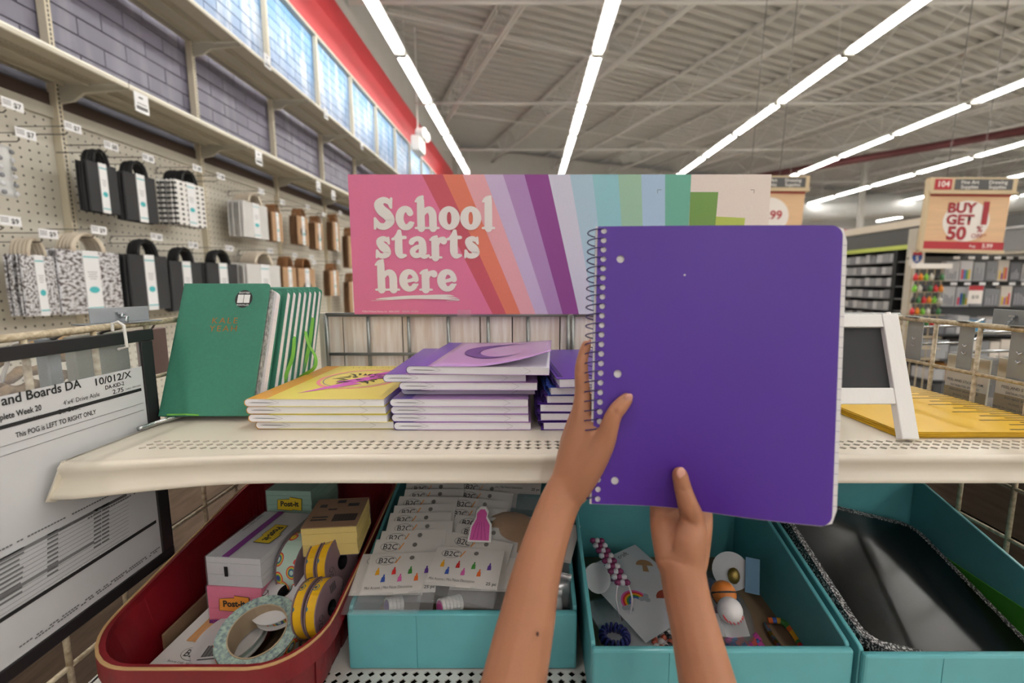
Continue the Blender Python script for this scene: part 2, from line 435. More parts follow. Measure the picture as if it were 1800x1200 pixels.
ROWX = [-2.031, 1.08, 5.03, 8.91, 12.77, 16.54, 20.4, 24.26]
rowname = ['beside the red wall band', 'straight overhead, ending above the display sign', 'right of the image centre', 'in the second row right of centre',
           'in the third row right of centre', 'in the fourth row right of centre', 'in the far fifth row at right', 'in the farthest row at right']
for ri, X in enumerate(ROWX):
    for k in range(-9, 15):
        y = 7.714 + FL * k - FL / 2
        if ri == 0 and y > 15.0: continue
        if y > 19 + .41 * X: continue
        M = Matrix.Translation((X, y, LZ))
        lab = 'lit double-tube strip light %s, %s from the near end' % (rowname[ri], ORD[k + 9])
        if first: L0.matrix_local = M; L0['label'] = lab; L0['group'] = 'strip lights in rows'; WM[L0.name] = M; first = False; o = L0
        else: o = dup(L0, M, lab, 'strip lights in rows')
        if ri > 3 or y > 11:
            for ch in o.children:
                if ch.name.startswith('tube'):
                    if far_me is None: far_me = {}
                    if ch.data.name not in far_me: d2 = ch.data.copy(); d2.materials[0] = tube_far; far_me[ch.data.name] = d2
                    ch.data = far_me[ch.data.name]
rod = MB().cyl((0, 0, 0), (0, 0, .85), .006, n=6).mesh('hanger_rod', joist_white)
for ri, X in enumerate(ROWX[:4]):
    for k, yy in enumerate((7.95, 12.1, 16.1)):
        o = inst('hanger_rod', rod, Matrix.Translation((X, yy, LZ + .05)))
        tag(o, 'thin white rod hanging a light row from the %s pipe, row %s' % (ORD[k], rowname[ri].split(',')[0]), 'hanger rod', 'light hanger rods', 'structure')

# ---------------------------------------------------------------- left wall fixture: uprights, overhead shelves, pegboard
YA = on_x(100, 192, -2.88).y; UP = 1.22
slot_m = dots_material('slotted_upright', (222, 212, 190), (40, 34, 28), 1, 2, 10., .026, .1, slot=(.005, .0085), off1=5.0)
beige_sh = mat('beige_shelf', (186, 180, 166), .45, var=.05)
peg_m = dots_material('pegboard_sheet', (206, 200, 186), (58, 50, 42), 1, 2, .0508, .0508, .0062)
ups = thing('wall_gondola', 'tall beige wall fixture of slotted uprights and pegboard on the left', 'store fixture', (-2.9, 8, -CAM_H), kind='structure')
for k in range(-1, 12):
    y = YA + UP * k
    up = MB().box((-2.885, y, 1.0), (.05, .034, 4.6)).build('upright', slot_m, ups)
# texture coordinates of slots are centred on each upright: give each its own origin
for o in list(ups.children):
    me = o.data; yc = sum(v.co.y for v in me.vertices) / 8
    for v in me.vertices: v.co.y -= yc
    o.location.y = yc
for k in range(-2, 12):
    y0 = YA + UP * k + .02
    MB().span((-2.925, y0, -CAM_H), (-2.905, y0 + UP - .04, 1.08)).build('pegboard', peg_m, ups)
MB().span((-2.93, 0, 1.06), (-2.90, 17, 1.14)).build('header_strip', mat('dark_brown_gap', (70, 54, 46), .7), ups)
MB().span((-2.92, 0, .99), (-2.885, 17, 1.06)).build('top_rail', beige_sh, ups)
MB().span((-2.93, 2, 3.29), (-2.86, 17.2, 3.325)).build('top_cap', beige_sh, ups)
perf = dots_material('perforated_shelf_underside', (164, 156, 142), (104, 98, 88), 1, 0, .026, .026, .004)
def make_overhead():
    r = thing('overhead_shelf', 'x', 'shelf')
    q = MB(); q.span((0, -UP / 2 + .004, -.006), (.45, UP / 2 - .004, .0)); q.span((.25, -UP / 2 + .03, -.03), (.262, UP / 2 - .03, -.006)); q.span((.10, -UP / 2 + .03, -.03), (.112, UP / 2 - .03, -.006))
    q.build('shelf_panel', beige_sh, r)
    MB().span((.27, -UP / 2 + .03, -.0075), (.31, UP / 2 - .03, -.0062)).build('perforated_strip', perf, r)
    MB().span((.03, -UP / 2 + .03, -.0075), (.07, UP / 2 - .03, -.0062)).build('perforated_strip', perf, r)
    q = MB(); q.prism([(.44, 0), (.47, -.002), (.476, -.014), (.472, -.032), (.462, -.034), (.455, -.012)], UP - .008, Matrix.Translation((0, UP / 2 - .004, 0)) @ Matrix.Rotation(radians(90), 4, 'X'))
    q.build('front_lip', mat('shelf_lip', (224, 219, 206), .4), r)
    for s in (-1,):
        q = MB(); q.prism([(0, -.005), (.44, -.005), (.44, -.035), (.19, -.055), (.12, -.10), (.0, -.12)], .018, Matrix.Translation((0, s * (UP / 2) + .023, 0)) @ Matrix.Rotation(radians(90), 4, 'X'))
        q.build('bracket', mat('bracket_enamel', (200, 196, 184), .45), r)
    return r
S0 = make_overhead(); fst = True
for lev, (Z, nm) in enumerate(((1.20, 'lower'), (2.03, 'upper'))):
    for k in range(-1, 11):
        M = Matrix.Translation((-2.9, YA + UP * (k + .5), Z)); lab = 'empty beige overhead shelf on the left wall, %s level, %s section' % (nm, ORD[k + 1])
        if fst: S0.matrix_local = M; S0['label'] = lab; S0['group'] = 'overhead wall shelves'; fst = False
        else: dup(S0, M, lab, 'overhead wall shelves')
# shelf tags clipped to the overhead shelf lips
tagm = mat('price_tag_white', (236, 236, 238), .4); teal_ink = mat('teal_ink', (70, 178, 184), .6)
for k, (px, py, hh, Xp, lv) in enumerate(((249, 182, .115, -2.415, 'lower'), (455, 278, .12, -2.415, 'lower'), (560, 328, .12, -2.415, 'lower'), (586, 343, .11, -2.415, 'lower'),
                                  (470, 108, .12, -2.415, 'upper'), (573, 200, .12, -2.415, 'upper'), (636, 256, .11, -2.415, 'upper'))):
    c = on_x(px, py, Xp); T = frame(c, (0, 1, 0), (0, 0, 1))
    r = thing('shelf_tag', 'white barcode tag hanging from %s overhead shelf lip, %s along' % (lv, ORD[k % 4 if lv == 'lower' else k - 4]), 'tag', c, group='barcode tags on overhead shelves')
    MB(T).box((0, 0, 0), (.105, hh, .003)).build('tag_card', tagm, r)
    q = MB(T)
    for i in range(14): q.box((-.038 + i * .0058, -hh * .27, .0022), (.003 if i % 3 else .0045, .02, .0006))
    q.box((0, -.005, .0022), (.07, .004, .0006)); q.box((-.005, .03, .0022), (.03, .009, .0006))
    q.build('barcode', ink, r)

# ---------------------------------------------------------------- gift bags on hooks
bag_mats = {
    'black': mat('black_kraft_bag', (40, 40, 43), .75, var=.15, vscale=12),
    'white': mat('white_bag', (214, 212, 210), .7, var=.08, vscale=9),
    'kraft': mat('kraft_bag', (182, 146, 112), .75, var=.12, vscale=30),
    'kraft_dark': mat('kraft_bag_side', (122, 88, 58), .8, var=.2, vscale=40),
    'cream_handle': mat('cream_cord', (216, 204, 186), .8),
    'brown_handle': mat('brown_cord', (140, 96, 58), .8),
    'black_handle': mat('black_cord', (22, 22, 24), .75),
}
polka = dots_material('polka_dot_paper', (232, 230, 228), (20, 20, 22), 1, 2, .034, .034, .0085, rough=.6)
silver = mat('silver_foil_damask', (222, 222, 226), .28, metal=.35, var=1., vscale=80, rgb2=(96, 86, 86), bump=.6, bscale=50, vlo=.46, vhi=.58)
bag_mats['polka'] = polka; bag_mats['silver'] = silver
BW, BHt = .19, .30
def make_bag(kind):
    face = bag_mats['kraft' if kind.startswith('kraft') else kind]
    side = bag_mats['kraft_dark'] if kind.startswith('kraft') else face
    hand = bag_mats['brown_handle' if kind.startswith('kraft') else ('cream_handle' if kind in ('white', 'silver') else 'black_handle')]
    r = thing('gift_bag_pack', 'x', 'gift bags')
    n = {'black': 4, 'white': 7, 'polka': 7, 'silver': 5}.get(kind, 5)
    rnd = random.Random(len(kind))
    for i in range(n):
        x = -i * .022; jy = (rnd.random() - .5) * .012 if i else 0; jz = (rnd.random() - .5) * .010 if i else 0
        q = MB(); q.prism([(-BW / 2 + jy, 0), (BW / 2 + jy, 0), (BW / 2 + jy, 1), (-BW / 2 + jy, 1)], .012)
        q = MB(); a = .010
        vs = []
        for z, g in ((jz, .35), (-BHt * .55 + jz, 1.0), (-BHt + jz, .7)):
            vs += [(x - a * g, -BW / 2 + jy, z), (x, -BW / 2 + jy + .004, z), (x, BW / 2 + jy - .004, z), (x - a * g, BW / 2 + jy, z)]
        fs = []
        for j in range(2):
            for k in range(4): fs.append((j * 4 + k, (j + 1) * 4 + k, (j + 1) * 4 + (k + 1) % 4, j * 4 + (k + 1) % 4))
        fs += [(0, 1, 2, 3), (11, 10, 9, 8)]
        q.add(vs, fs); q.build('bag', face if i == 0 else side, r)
        pts = [(x - .004, BW * .24 * cos(t) * (1 if t < pi else 1), .085 * sin(t) - .004 + (rnd.random() - .5) * .006) for t in [pi * k / 10 for k in range(11)]]
        MB().tube(pts, .0085, 6).build('handle', hand, r, smooth=True)
    q = MB(); q.box((.002, .0, -BHt / 2), (.004, .048, BHt + .004)); q.build('paper_band', tagm, r)
    q = MB(Matrix.Translation((.0046, 0, 0)) @ frame((0, 0, 0), (0, 1, 0), (0, 0, 1)))
    q.box((0, -.028, 0), (.046, .006, .0008)); q.box((0, -BHt + .025, 0), (.046, .006, .0008)); q.disc(.016, 16, .0004, c=(0, -BHt * .62))
    q.build('band_print', teal_ink, r)
    q = MB(Matrix.Translation((.0046, 0, 0)) @ frame((0, 0, 0), (0, 1, 0), (0, 0, 1)))
    for i, wd in enumerate((.03, .024, .028, .02)): q.box((0, -.10 - i * .011, 0), (wd, .003, .0006))
    q.build('small_print', mat('pale_grey_ink', (150, 150, 152), .7), r)
    if kind == 'kraft_window':
        q = MB(frame((.0016, 0, 0), (0, 1, 0), (0, 0, 1))); q.disc(.05, 20, 0, c=(0, -BHt * .55), ry=.055); q.build('dark_window', black, r)
    return r
protos = {}
XF = -2.64
hook_names = ['first black bags, upper row', 'second black bags, upper row', 'polka dot bags', 'upper white bags', 'first upper kraft bags', 'second upper kraft bags', 'third upper kraft bags', 'fourth upper kraft bags',
              'kraft bags by the pink sign, upper row', 'leftmost silver bags', 'silver bags beside the black bags', 'first black bags, lower row', 'middle black bags, lower row', 'third black bags, lower row',
              'lower white bags', 'first lower kraft bags', 'lower kraft bags with dark oval', 'third lower kraft bags', 'kraft bags by the pink sign, lower row']
bags = [  # left x, right x, top y at left edge, bottom y at left edge, kind, label
    (150, 203, 280, 368, 'black', 'black kraft gift bag pack, upper row, nearest the slotted upright'),
    (215, 271, 299, 384, 'black', 'black kraft gift bag pack, upper row, beside the polka dot bags'),
    (306, 357, 314, 392, 'polka', 'white gift bag pack with black polka dots, upper row'),
    (425, 469, 351, 414, 'white', 'white gift bag pack with cream handles, upper row'),
    (477, 495, 371, 422, 'kraft', 'brown kraft bag pack with white band, upper row right beside the white bags'),
    (522, 541, 378, 428, 'kraft_window', 'brown kraft bag pack with dark oval, upper row, second kraft pack'),
    (554, 567, 391, 437, 'kraft_window', 'brown kraft bag pack with dark oval, upper row, third kraft pack'),
    (585, 596, 389, 439, 'kraft', 'brown kraft bag pack, upper row, fourth kraft pack'),
    (612, 626, 414, 470, 'kraft', 'brown kraft bag pack beside the pink sign edge, upper row'),
    (34, 95, 447, 557, 'silver', 'silver damask foil gift bag pack nearest the left picture edge'),
    (97, 208, 437, 555, 'silver', 'silver damask foil gift bag pack with white band beside black bags'),
    (224, 293, 446, 547, 'black', 'black kraft gift bag pack, lower row, beside the silver bags'),
    (297, 353, 458, 548, 'black', 'black kraft gift bag pack, lower row, middle of three'),
    (362, 417, 461, 546, 'black', 'black kraft gift bag pack, lower row, beside the white bags'),
    (433, 492, 463, 545, 'white', 'white gift bag pack with cream handles, lower row'),
    (497, 520, 469, 537, 'kraft', 'brown kraft bag pack, lower row, behind the green notebooks'),
    (524, 553, 471, 535, 'kraft_window', 'brown kraft bag pack with dark oval, lower row'),
    (580, 595, 475, 520, 'kraft', 'brown kraft bag pack, lower row, right of the dark oval pack'),
    (614, 628, 495, 550, 'kraft', 'brown kraft bag pack beside the pink sign edge, lower row'),
]
wire_m = mat('dark_hook_wire', (96, 92, 88), .35, metal=.7)
def make_hook(y, z, txt, label, x0=-2.9, x1=-2.585):
    r = thing('peg_hook', label, 'hook', (x0, y, z), group='peg hooks with price tags')
    q = MB(); q.tube([(x0, y - .01, z), (x1 - .02, y - .01, z), (x1 - .004, y - .01, z + .012)], .003, 5)
    q.tube([(x0, y + .012, z + .05), (x1, y + .012, z + .05), (x1 + .003, y + .012, z + .04)], .0025, 5)
    q.tube([(x0 + .02, y - .01, z), (x0 + .005, y, z + .025), (x0 + .02, y + .012, z + .05)], .003, 5)
    q.build('hook_wire', wire_m, r)
    T = frame((x1 + .004, y + .015, z + .045), (0, 1, 0), (0, 0, 1))
    hp = MB(T).box((0, 0, 0), (.098, .048, .003)).build('price_tag', tagm, r)
    text('price', txt, .034, ink, T @ Matrix.Translation((.002, -.012, .0022)), hp, bold=.02)
    q = MB(T)
    for i in range(3): q.box((-.026, .012 - i * .009, .002), (.036, .003, .0006))
    q.build('tag_lines', ink, hp)
for i, (l, rr, t, bt, kind, lab) in enumerate(bags):
    a = on_x(l, t, XF); c = on_x(l, bt, XF); e = on_x(rr, t, XF)
    W = e.y - a.y; H = a.z - c.z
    M = Matrix.Translation((XF, (a.y + e.y) / 2, a.z)) @ Matrix.Diagonal((1, W / BW, H / BHt, 1))
    if kind not in protos:
        o = protos[kind] = make_bag(kind); o.matrix_local = M; WM[o.name] = M; o['label'] = lab
    else: o = dup(protos[kind], M, lab)
    o['group'] = 'gift bag packs on the left wall'
    make_hook((a.y + e.y) / 2, a.z + .065 * H / BHt, ['$8', '$8', '$9', '$7', '$5', '$5', '$4', '$5', '$5', '$9', '$9', '$8', '$8', '$9', '$7', '$5', '$5', '$4', '$6'][i],
              'wire peg hook with price tag above the ' + hook_names[i])
for k, (px, py, tx, lab) in enumerate(((22, 184, '$7', 'empty peg hook with a price tag at the top left picture edge'), (128, 224, '$7', 'empty looped peg hook left of the first black bags'),
                                 (18, 388, '$9', 'peg hook with a price tag above the silver bags at left edge'), (388, 310, '$8', 'empty peg hook between the polka dot and white bags'),
                                 (552, 461, '$5', 'empty peg hook among the lower kraft bags'))):
    c = on_x(px, py, -2.581); make_hook(c.y - .015, c.z - .045, tx, lab)
c = on_x(8, 300, -2.7)
r = thing('bubble_pack', 'clear bubble dot packet hanging at the left picture edge', 'packet', c)
q = MB(); q.grid(lambda u, v: (-2.7 + .012 * sin(u * 9) * sin(v * 7), c.y - .2 + u * .24, c.z + .13 - v * .26), 10, 12)
q.build('pouch', film('cloudy_film', .55, .15), r, smooth=True, solid=.004)
q = MB(frame((-2.69, c.y, c.z), (0, 1, 0), (0, 0, 1)))
for i in range(4):
    for j in range(6): q.sphere((-.15 + i * .06, .1 - j * .042, .008), (.013, .013, .006), 8, 5, mi=(i * 5 + j) % 2)
_bd = q.build('bubble_dots', [mat('clear_gem', (200, 202, 206), .08, spec=.9), mat('dark_gem', (120, 122, 128), .15)], r, smooth=True)
_bd['kind'] = 'stuff'; make_hook(c.y, c.z + .14, '$7', 'peg hook carrying the clear bubble dot packet')
# emergency light by the red band
c = on_x(735, 256, -2.55)
r = thing('emergency_light', 'white emergency light unit with two round heads by the red band', 'emergency light', c)
MB().box(c, (.22, .5, .34)).build('body', house_m, r, bev=.03)
for sy in (-.16, .16):
    MB().cyl((c.x + .02, c.y + sy, c.z + .24), (c.x + .2, c.y + sy - .04, c.z + .22), .09, .11, n=16).build('lamp_head', house_m, r, smooth=False)
MB().cyl((c.x, c.y, c.z + .17), (c.x, c.y, ROOF_Z - .1), .018, n=8).build('hanger', house_m, r)
# ================================================================ THE DISPLAY: shelves, wire panels, sign
SZ = -.203                     # top of the display shelf
SL, SR = -.535, .735           # its left and right edges
YB = .93                       # the wire grid at its back
LSZ = -.515                    # top of the lower shelf
def front_y(x): # the lip is bent outward near its left corner
    return .525 - (.022 * min(1, max(0, (-.30 - x) / .2)) ** 1.5 if x < -.30 else 0)
def perforated(name, m, parent, xs, rows, z, hw, hy, y0, y1, stagger=False, edge=None):
    """sheet with rows of diamond holes cut through; xs are the hole centres"""
    q = MB(); p = xs[1] - xs[0]
    ys = [r for r in rows]; dy = abs(rows[1] - rows[0]) if len(rows) > 1 else p
    lo, hi = min(rows) - dy / 2, max(rows) + dy / 2
    x0, x1 = xs[0] - p / 2, xs[-1] + p / 2
    for r in rows:
        for x in xs:
            o = [(x - p / 2, r - dy / 2), (x + p / 2, r - dy / 2), (x + p / 2, r + dy / 2), (x - p / 2, r + dy / 2)]
            i = [(x, r - hy), (x + hw, r), (x, r + hy), (x - hw, r)]
            vs = [(a, b, z) for a, b in o + i] + [(a, b, z - .0018) for a, b in i]
            q.add(vs, [(0, 1, 5, 4), (1, 2, 6, 5), (2, 3, 7, 6), (3, 0, 4, 7), (0, 4, 7), (4, 5, 9, 8), (5, 6, 10, 9), (6, 7, 11, 10), (7, 4, 8, 11)][:4] + [(4, 5, 9, 8), (5, 6, 10, 9), (6, 7, 11, 10), (7, 4, 8, 11)])
    L = edge or (x0, x1)
    def fr(x): return y0(x) if callable(y0) else y0
    n = 40
    for k in range(n):   # front strip follows the bent edge
        a = L[0] + (L[1] - L[0]) * k / n; b_ = L[0] + (L[1] - L[0]) * (k + 1) / n
        q.add([(a, fr(a), z), (b_, fr(b_), z), (b_, lo, z), (a, lo, z)], [(0, 1, 2, 3)])
    q.add([(L[0], hi, z), (L[1], hi, z), (L[1], y1, z), (L[0], y1, z)], [(0, 1, 2, 3)])
    q.add([(L[0], lo, z), (x0, lo, z), (x0, hi, z), (L[0], hi, z)], [(0, 1, 2, 3)])
    q.add([(x1, lo, z), (L[1], lo, z), (L[1], hi, z), (x1, hi, z)], [(0, 1, 2, 3)])
    return q.build(name, m, parent)
shelf_m = mat('cream_shelf', (226, 217, 200), .32, var=.05, vscale=5)
sh = thing('display_shelf', 'cream metal display shelf with perforated front holding the notebooks', 'shelf', (.1, .7, SZ))
xs = [SL + .055 + .0126 * i for i in range(92)]
perforated('shelf_panel', shelf_m, sh, xs, [.5435, .555, .5665], SZ, .0052, .0045, front_y, YB + .01, edge=(SL, SR))
MB().span((SL + .01, .532, SZ - .03), (SR - .01, YB, SZ - .012)).build('shelf_pan', mat('hole_shade_pan', (44, 40, 36), .7), sh)  # coloured dark to paint the shade seen through the holes
q = MB()
prof = [(0, 0), (-.005, -.0015), (-.008, -.005), (-.006, -.010), (-.003, -.016), (-.005, -.023), (-.010, -.028), (-.012, -.032), (-.008, -.034), (-.002, -.032), (.004, -.024), (.004, -.004)]
n = 44; X = [SL + (SR - SL) * i / n for i in range(n + 1)]
vs = []
for x in X:
    k = min(1, max(0, (-.36 - x) / .16)) ** 1.3
    for (a, z) in prof: vs.append((x - .012 * k * (-z / .044), front_y(x) + a - .006 * k * (-z / .04), SZ + z - .008 * k * (-z / .034)))
m_ = len(prof)
q.add(vs, [(i * m_ + j, i * m_ + (j + 1) % m_, (i + 1) * m_ + (j + 1) % m_, (i + 1) * m_ + j) for i in range(n) for j in range(m_)])
q.build('front_lip', shelf_m, sh, smooth=True)
q = MB(); e = [vs[j] for j in range(m_)]
q.add([(SL - .001, front_y(SL) + .02, SZ), (SL - .001, front_y(SL) - .004, SZ), (SL - .010, front_y(SL) - .018, SZ - .042), (SL - .010, front_y(SL) - .010, SZ - .046), (SL - .003, front_y(SL) + .02, SZ - .03)]
      + [(SL + .002, front_y(SL) + .02, SZ), (SL + .002, front_y(SL) - .004, SZ), (SL - .006, front_y(SL) - .020, SZ - .041), (SL - .006, front_y(SL) - .010, SZ - .045), (SL + .001, front_y(SL) + .02, SZ - .03)],
      [(4, 3, 2, 1, 0), (5, 6, 7, 8, 9), (0, 1, 6, 5), (1, 2, 7, 6), (2, 3, 8, 7), (3, 4, 9, 8), (4, 0, 5, 9)])
q.build('end_cap', shelf_m, sh)
for s_ in (SL, SR): MB().span((s_ - .002, front_y(s_) + .01, SZ - .03), (s_ + .002, YB, SZ)).build('side_flange', shelf_m, sh)
q = MB(); q.box((SL + .025, front_y(SL) - .0035, SZ - .024), (.016, .001, .003), rotm(0, 0, 0)); q.box((SL + .05, front_y(SL + .05) - .005, SZ - .034), (.01, .001, .002))
q.build('paint_chip', mat('bare_metal_chip', (70, 62, 52), .6), sh)
# lower shelf
ls = thing('lower_shelf', 'white metal lower shelf with diamond holes under the bins', 'shelf', (.1, .7, LSZ))
low_m = mat('white_lower_shelf', (214, 212, 206), .35, var=.06, vscale=9)
p_ = .0148
perforated('shelf_panel', low_m, ls, [-.55 + p_ * i for i in range(91)], [.532, .5435], LSZ, .0052, .0046, .40, YB + .02, edge=(-.57, .82))
perforated('shelf_panel_back_holes', low_m, ls, [-.62 + p_ * i for i in range(94)], [.56, .5715], LSZ - .0005, .0052, .0046, .4, YB, edge=(-.66, .82)) if False else None
MB().span((-.57, .40, LSZ - .05), (.82, YB + .02, LSZ - .035)).build('shelf_pan', mat('hole_shade_pan', (44, 40, 36)), ls)
MB().span((-.57, .385, LSZ - .05), (.82, .40, LSZ)).build('front_lip', low_m, ls)
for s_ in (-.57, .82): MB().span((s_ - .003, .4, LSZ - .05), (s_ + .003, YB + .02, LSZ)).build('side_flange', low_m, ls)
# plinth below the lower shelf, down to the floor
MB().span((-.565, .44, -CAM_H), (.815, .46, LSZ - .05)).build('kick_panel', low_m, ls)
for s_ in (-.565, .80): MB().span((s_, .44, -CAM_H), (s_ + .015, YB + .02, LSZ - .05)).build('leg_panel', low_m, ls)

def wire(q, a, b, r=.0032): q.cyl(a, b, r, n=8)
def wire_panel(name, label, m, wires, r=.0032, kindn='wire_grid'):
    a0 = wires[0][0]
    root = thing(kindn, label, 'wire panel', a0)
    for (a, b, rr) in wires: MB().cyl(a, b, rr, n=8).build('wire', m, root, smooth=True)
    return root
# left end panel (worn cream wire) and right end panel
XLp, XRp = -.559, .742
zl = [-.058, -.139, -.22, -.301, -.382, -.463]
ws = []
pt = on_x(0, 593, XLp)
ws.append(((XLp, .30, -.0600), (XLp, YB + .0, -.0560), .0046))
for z in zl[1:]: ws.append(((XLp, .30, z), (XLp, YB, z), .0032))
for k in range(8): y = .905 - .0812 * k; ws.append(((XLp, y, -.058), (XLp, y, LSZ), .0034))
wire_panel('x', 'worn cream wire grid panel closing the left end of the display', cream_wire, ws)
ws = [((XRp, .30, -.0700), (XRp, YB, -.0690), .0046)]
for z in (-.150, -.231, -.312, -.393, -.474): ws.append(((XRp, .30, z), (XRp, YB, z), .0032))
for y in (.905, .826, .744, .661, .58, .50, .42): ws.append(((XRp, y, -.07), (XRp, y, LSZ), .0034))
wire_panel('x', 'worn cream wire grid panel closing the right end of the display', cream_wire, ws)
# grey back grids: two panels meeting near the centre
def back_grid(x0, x1, xsv, label):
    ws = []; top = -.0645
    for z in (top, -.146): ws.append(((x0, YB, z), (x1, YB, z), .0042 if z == top else .0034))
    for x in (x0, x1): ws.append(((x, YB, top), (x, YB, SZ + .0006), .0042))
    for x in xsv: ws.append(((x, YB + .004, top), (x, YB + .004, SZ + .0006), .0036))
    return wire_panel('x', label, steel, ws)
gx = lambda px: on_y(px, 590, YB).x
back_grid(gx(575), gx(999), [gx(v) for v in (647, 718, 788, 858, 928)], 'grey steel wire grid behind the stacked notebooks')
back_grid(gx(1007), gx(1577), [gx(v) for v in (1078, 1149, 1220, 1291, 1362, 1433, 1505)], 'grey steel wire grid behind the held notebook')
# whitewashed plank board behind the grid
pk = thing('plank_backdrop', 'whitewashed vertical wood plank board behind the wire grid', 'board', (.1, YB + .03, SZ - .02))
wood = mat('whitewashed_wood', (254, 246, 238), .6, var=1., vscale=22, stretch=(6, 1, .45), rgb2=(226, 208, 192), bump=.15, bscale=60)
MB().span((gx(560), YB + .027, SZ - .02), (gx(1570), YB + .032, -.062)).build('backing_sheet', mat('dark_gap', (46, 38, 34), .8), pk)
edges = [556, 599, 705, 843, 900, 985, 1060, 1150, 1235, 1330, 1420, 1500, 1572]
for i in range(len(edges) - 1):
    a, b_ = gx(edges[i]), gx(edges[i + 1]); MB().span((a + .0012, YB + .012, SZ - .02), (b_ - .0012, YB + .027, -.0615 - .0008 * (i % 3))).build('plank', wood, pk, bev=.0008, seg=1)
r = thing('zip_tie', 'white zip tie joining the two grey wire grids', 'zip tie', (gx(1003), YB, -.148))
MB().tube([(gx(996), YB - .006, -.146), (gx(1003), YB - .009, -.1465), (gx(1010), YB - .006, -.146), (gx(1010), YB + .008, -.146), (gx(996), YB + .008, -.146)], .002, 6, closed=True).build('strap', white_card, r)
MB().box((gx(995), YB - .009, -.146), (.009, .006, .008)).build('lock', white_card, r, bev=.001)
r = tag(MB().tube([(-.552, .60, -.063), (-.551, .60, -.053), (-.545, .602, -.051), (-.538, .602, -.056), (-.538, .603, -.085), (-.55, .603, -.088)], .0018, 6).build('zip_tie', white_card),
        'white zip tie looped over the left cream rail and sign holder', 'zip tie')

# ---------------------------------------------------------------- the big sign
YS = YB - .006
sp_ = lambda px, py: (lambda v: (v.x, v.z))(on_y(px, py, YS))
SX0, SX1 = sp_(625, 552)[0] - .002, .474
SZ0, SZ1 = sp_(930, 552)[1], sp_(930, 306.5)[1]
sg = thing('cardboard_sign', 'wide pink sign with rainbow stripes reading School starts here', 'sign', ((SX0 + SX1) / 2, YS, SZ0))
MB().span((SX0, YS, SZ0), (SX1, YS + .004, SZ1)).build('sign_board', mat('sign_edge', (236, 228, 222), .6), sg)
cols = [(219, 98, 140), (186, 62, 76), (222, 104, 78), (232, 156, 164), (196, 172, 212), (160, 118, 176), (116, 44, 116), (206, 206, 224), (160, 194, 214),
        (128, 192, 202), (138, 184, 152), (156, 190, 222), (84, 160, 134)]
top_x = [None, 741.5, 778.2, 813, 851, 884, 921.5, 963.4, 1001.6, 1041, 1087, 1127, 1169, 1215]
bot_x = [None, 866, 889.8, 915, 941.4, 963.4, 989.2, 1017.6, 1044, 1069.6, 1102, 1134, 1169, 1203]
FM = frame((0, YS - .0004, 0), (1, 0, 0), (0, 0, 1))
clampz = lambda p, z: (p[0], z)
def stripe(name, pts, rgb, label=None, lift=0.):
    q = MB(Matrix.Translation((0, -lift, 0)) @ FM); q.flat(pts); o = q.build(name, mat('sign_ink_%d_%d_%d' % rgb, tuple(min(250, int(255 * (c / 255) ** .76)) for c in rgb), .6, var=.04, vscale=300), sg)
    if label: o['label'] = label
for i, c in enumerate(cols):
    xa = SX0 if i == 0 else sp_(top_x[i], 306.5)[0]; xb = sp_(top_x[i + 1], 306.5)[0]
    ya = SX0 if i == 0 else sp_(bot_x[i], 552)[0]; yb_ = sp_(bot_x[i + 1], 552)[0]
    stripe('printed_stripe', [(ya, SZ0), (yb_, SZ0), (xb, SZ1), (xa, SZ1)], c)
stripe('printed_panel', [(sp_(1203, 552)[0], SZ0), (SX1, SZ0), (SX1, SZ1), (sp_(1215, 306.5)[0], SZ1)], (236, 220, 208))
q4 = [sp_(1205, 552), sp_(1243, 552), sp_(1262.5, 337.5), sp_(1213.5, 337.5)]; stripe('printed_block', [clampz(q4[0], SZ0), clampz(q4[1], SZ0), q4[2], q4[3]], (88, 130, 52), 'dark green printed block', .0003)
q4 = [sp_(1244, 552), sp_(1292, 552), sp_(1309.5, 383), sp_(1258, 380.5)]; stripe('printed_block', [clampz(q4[0], SZ0), clampz(q4[1], SZ0), q4[2], q4[3]], (164, 184, 66), 'lime green printed block', .0003)
mk = MB(Matrix.Translation((0, -.0006, 0)) @ FM)
for (px, s_) in ((1156, 1), (1325, -1)):
    x, z = sp_(px, 334); mk.flat([(x, z), (x + s_ * .007, z), (x + s_ * .007, z + .0007), (x, z + .0007)]); mk.flat([(x - s_ * .0007, z - .006), (x, z - .006), (x, z + .0007), (x - s_ * .0007, z + .0007)])
mk.build('corner_mark', ink, sg)
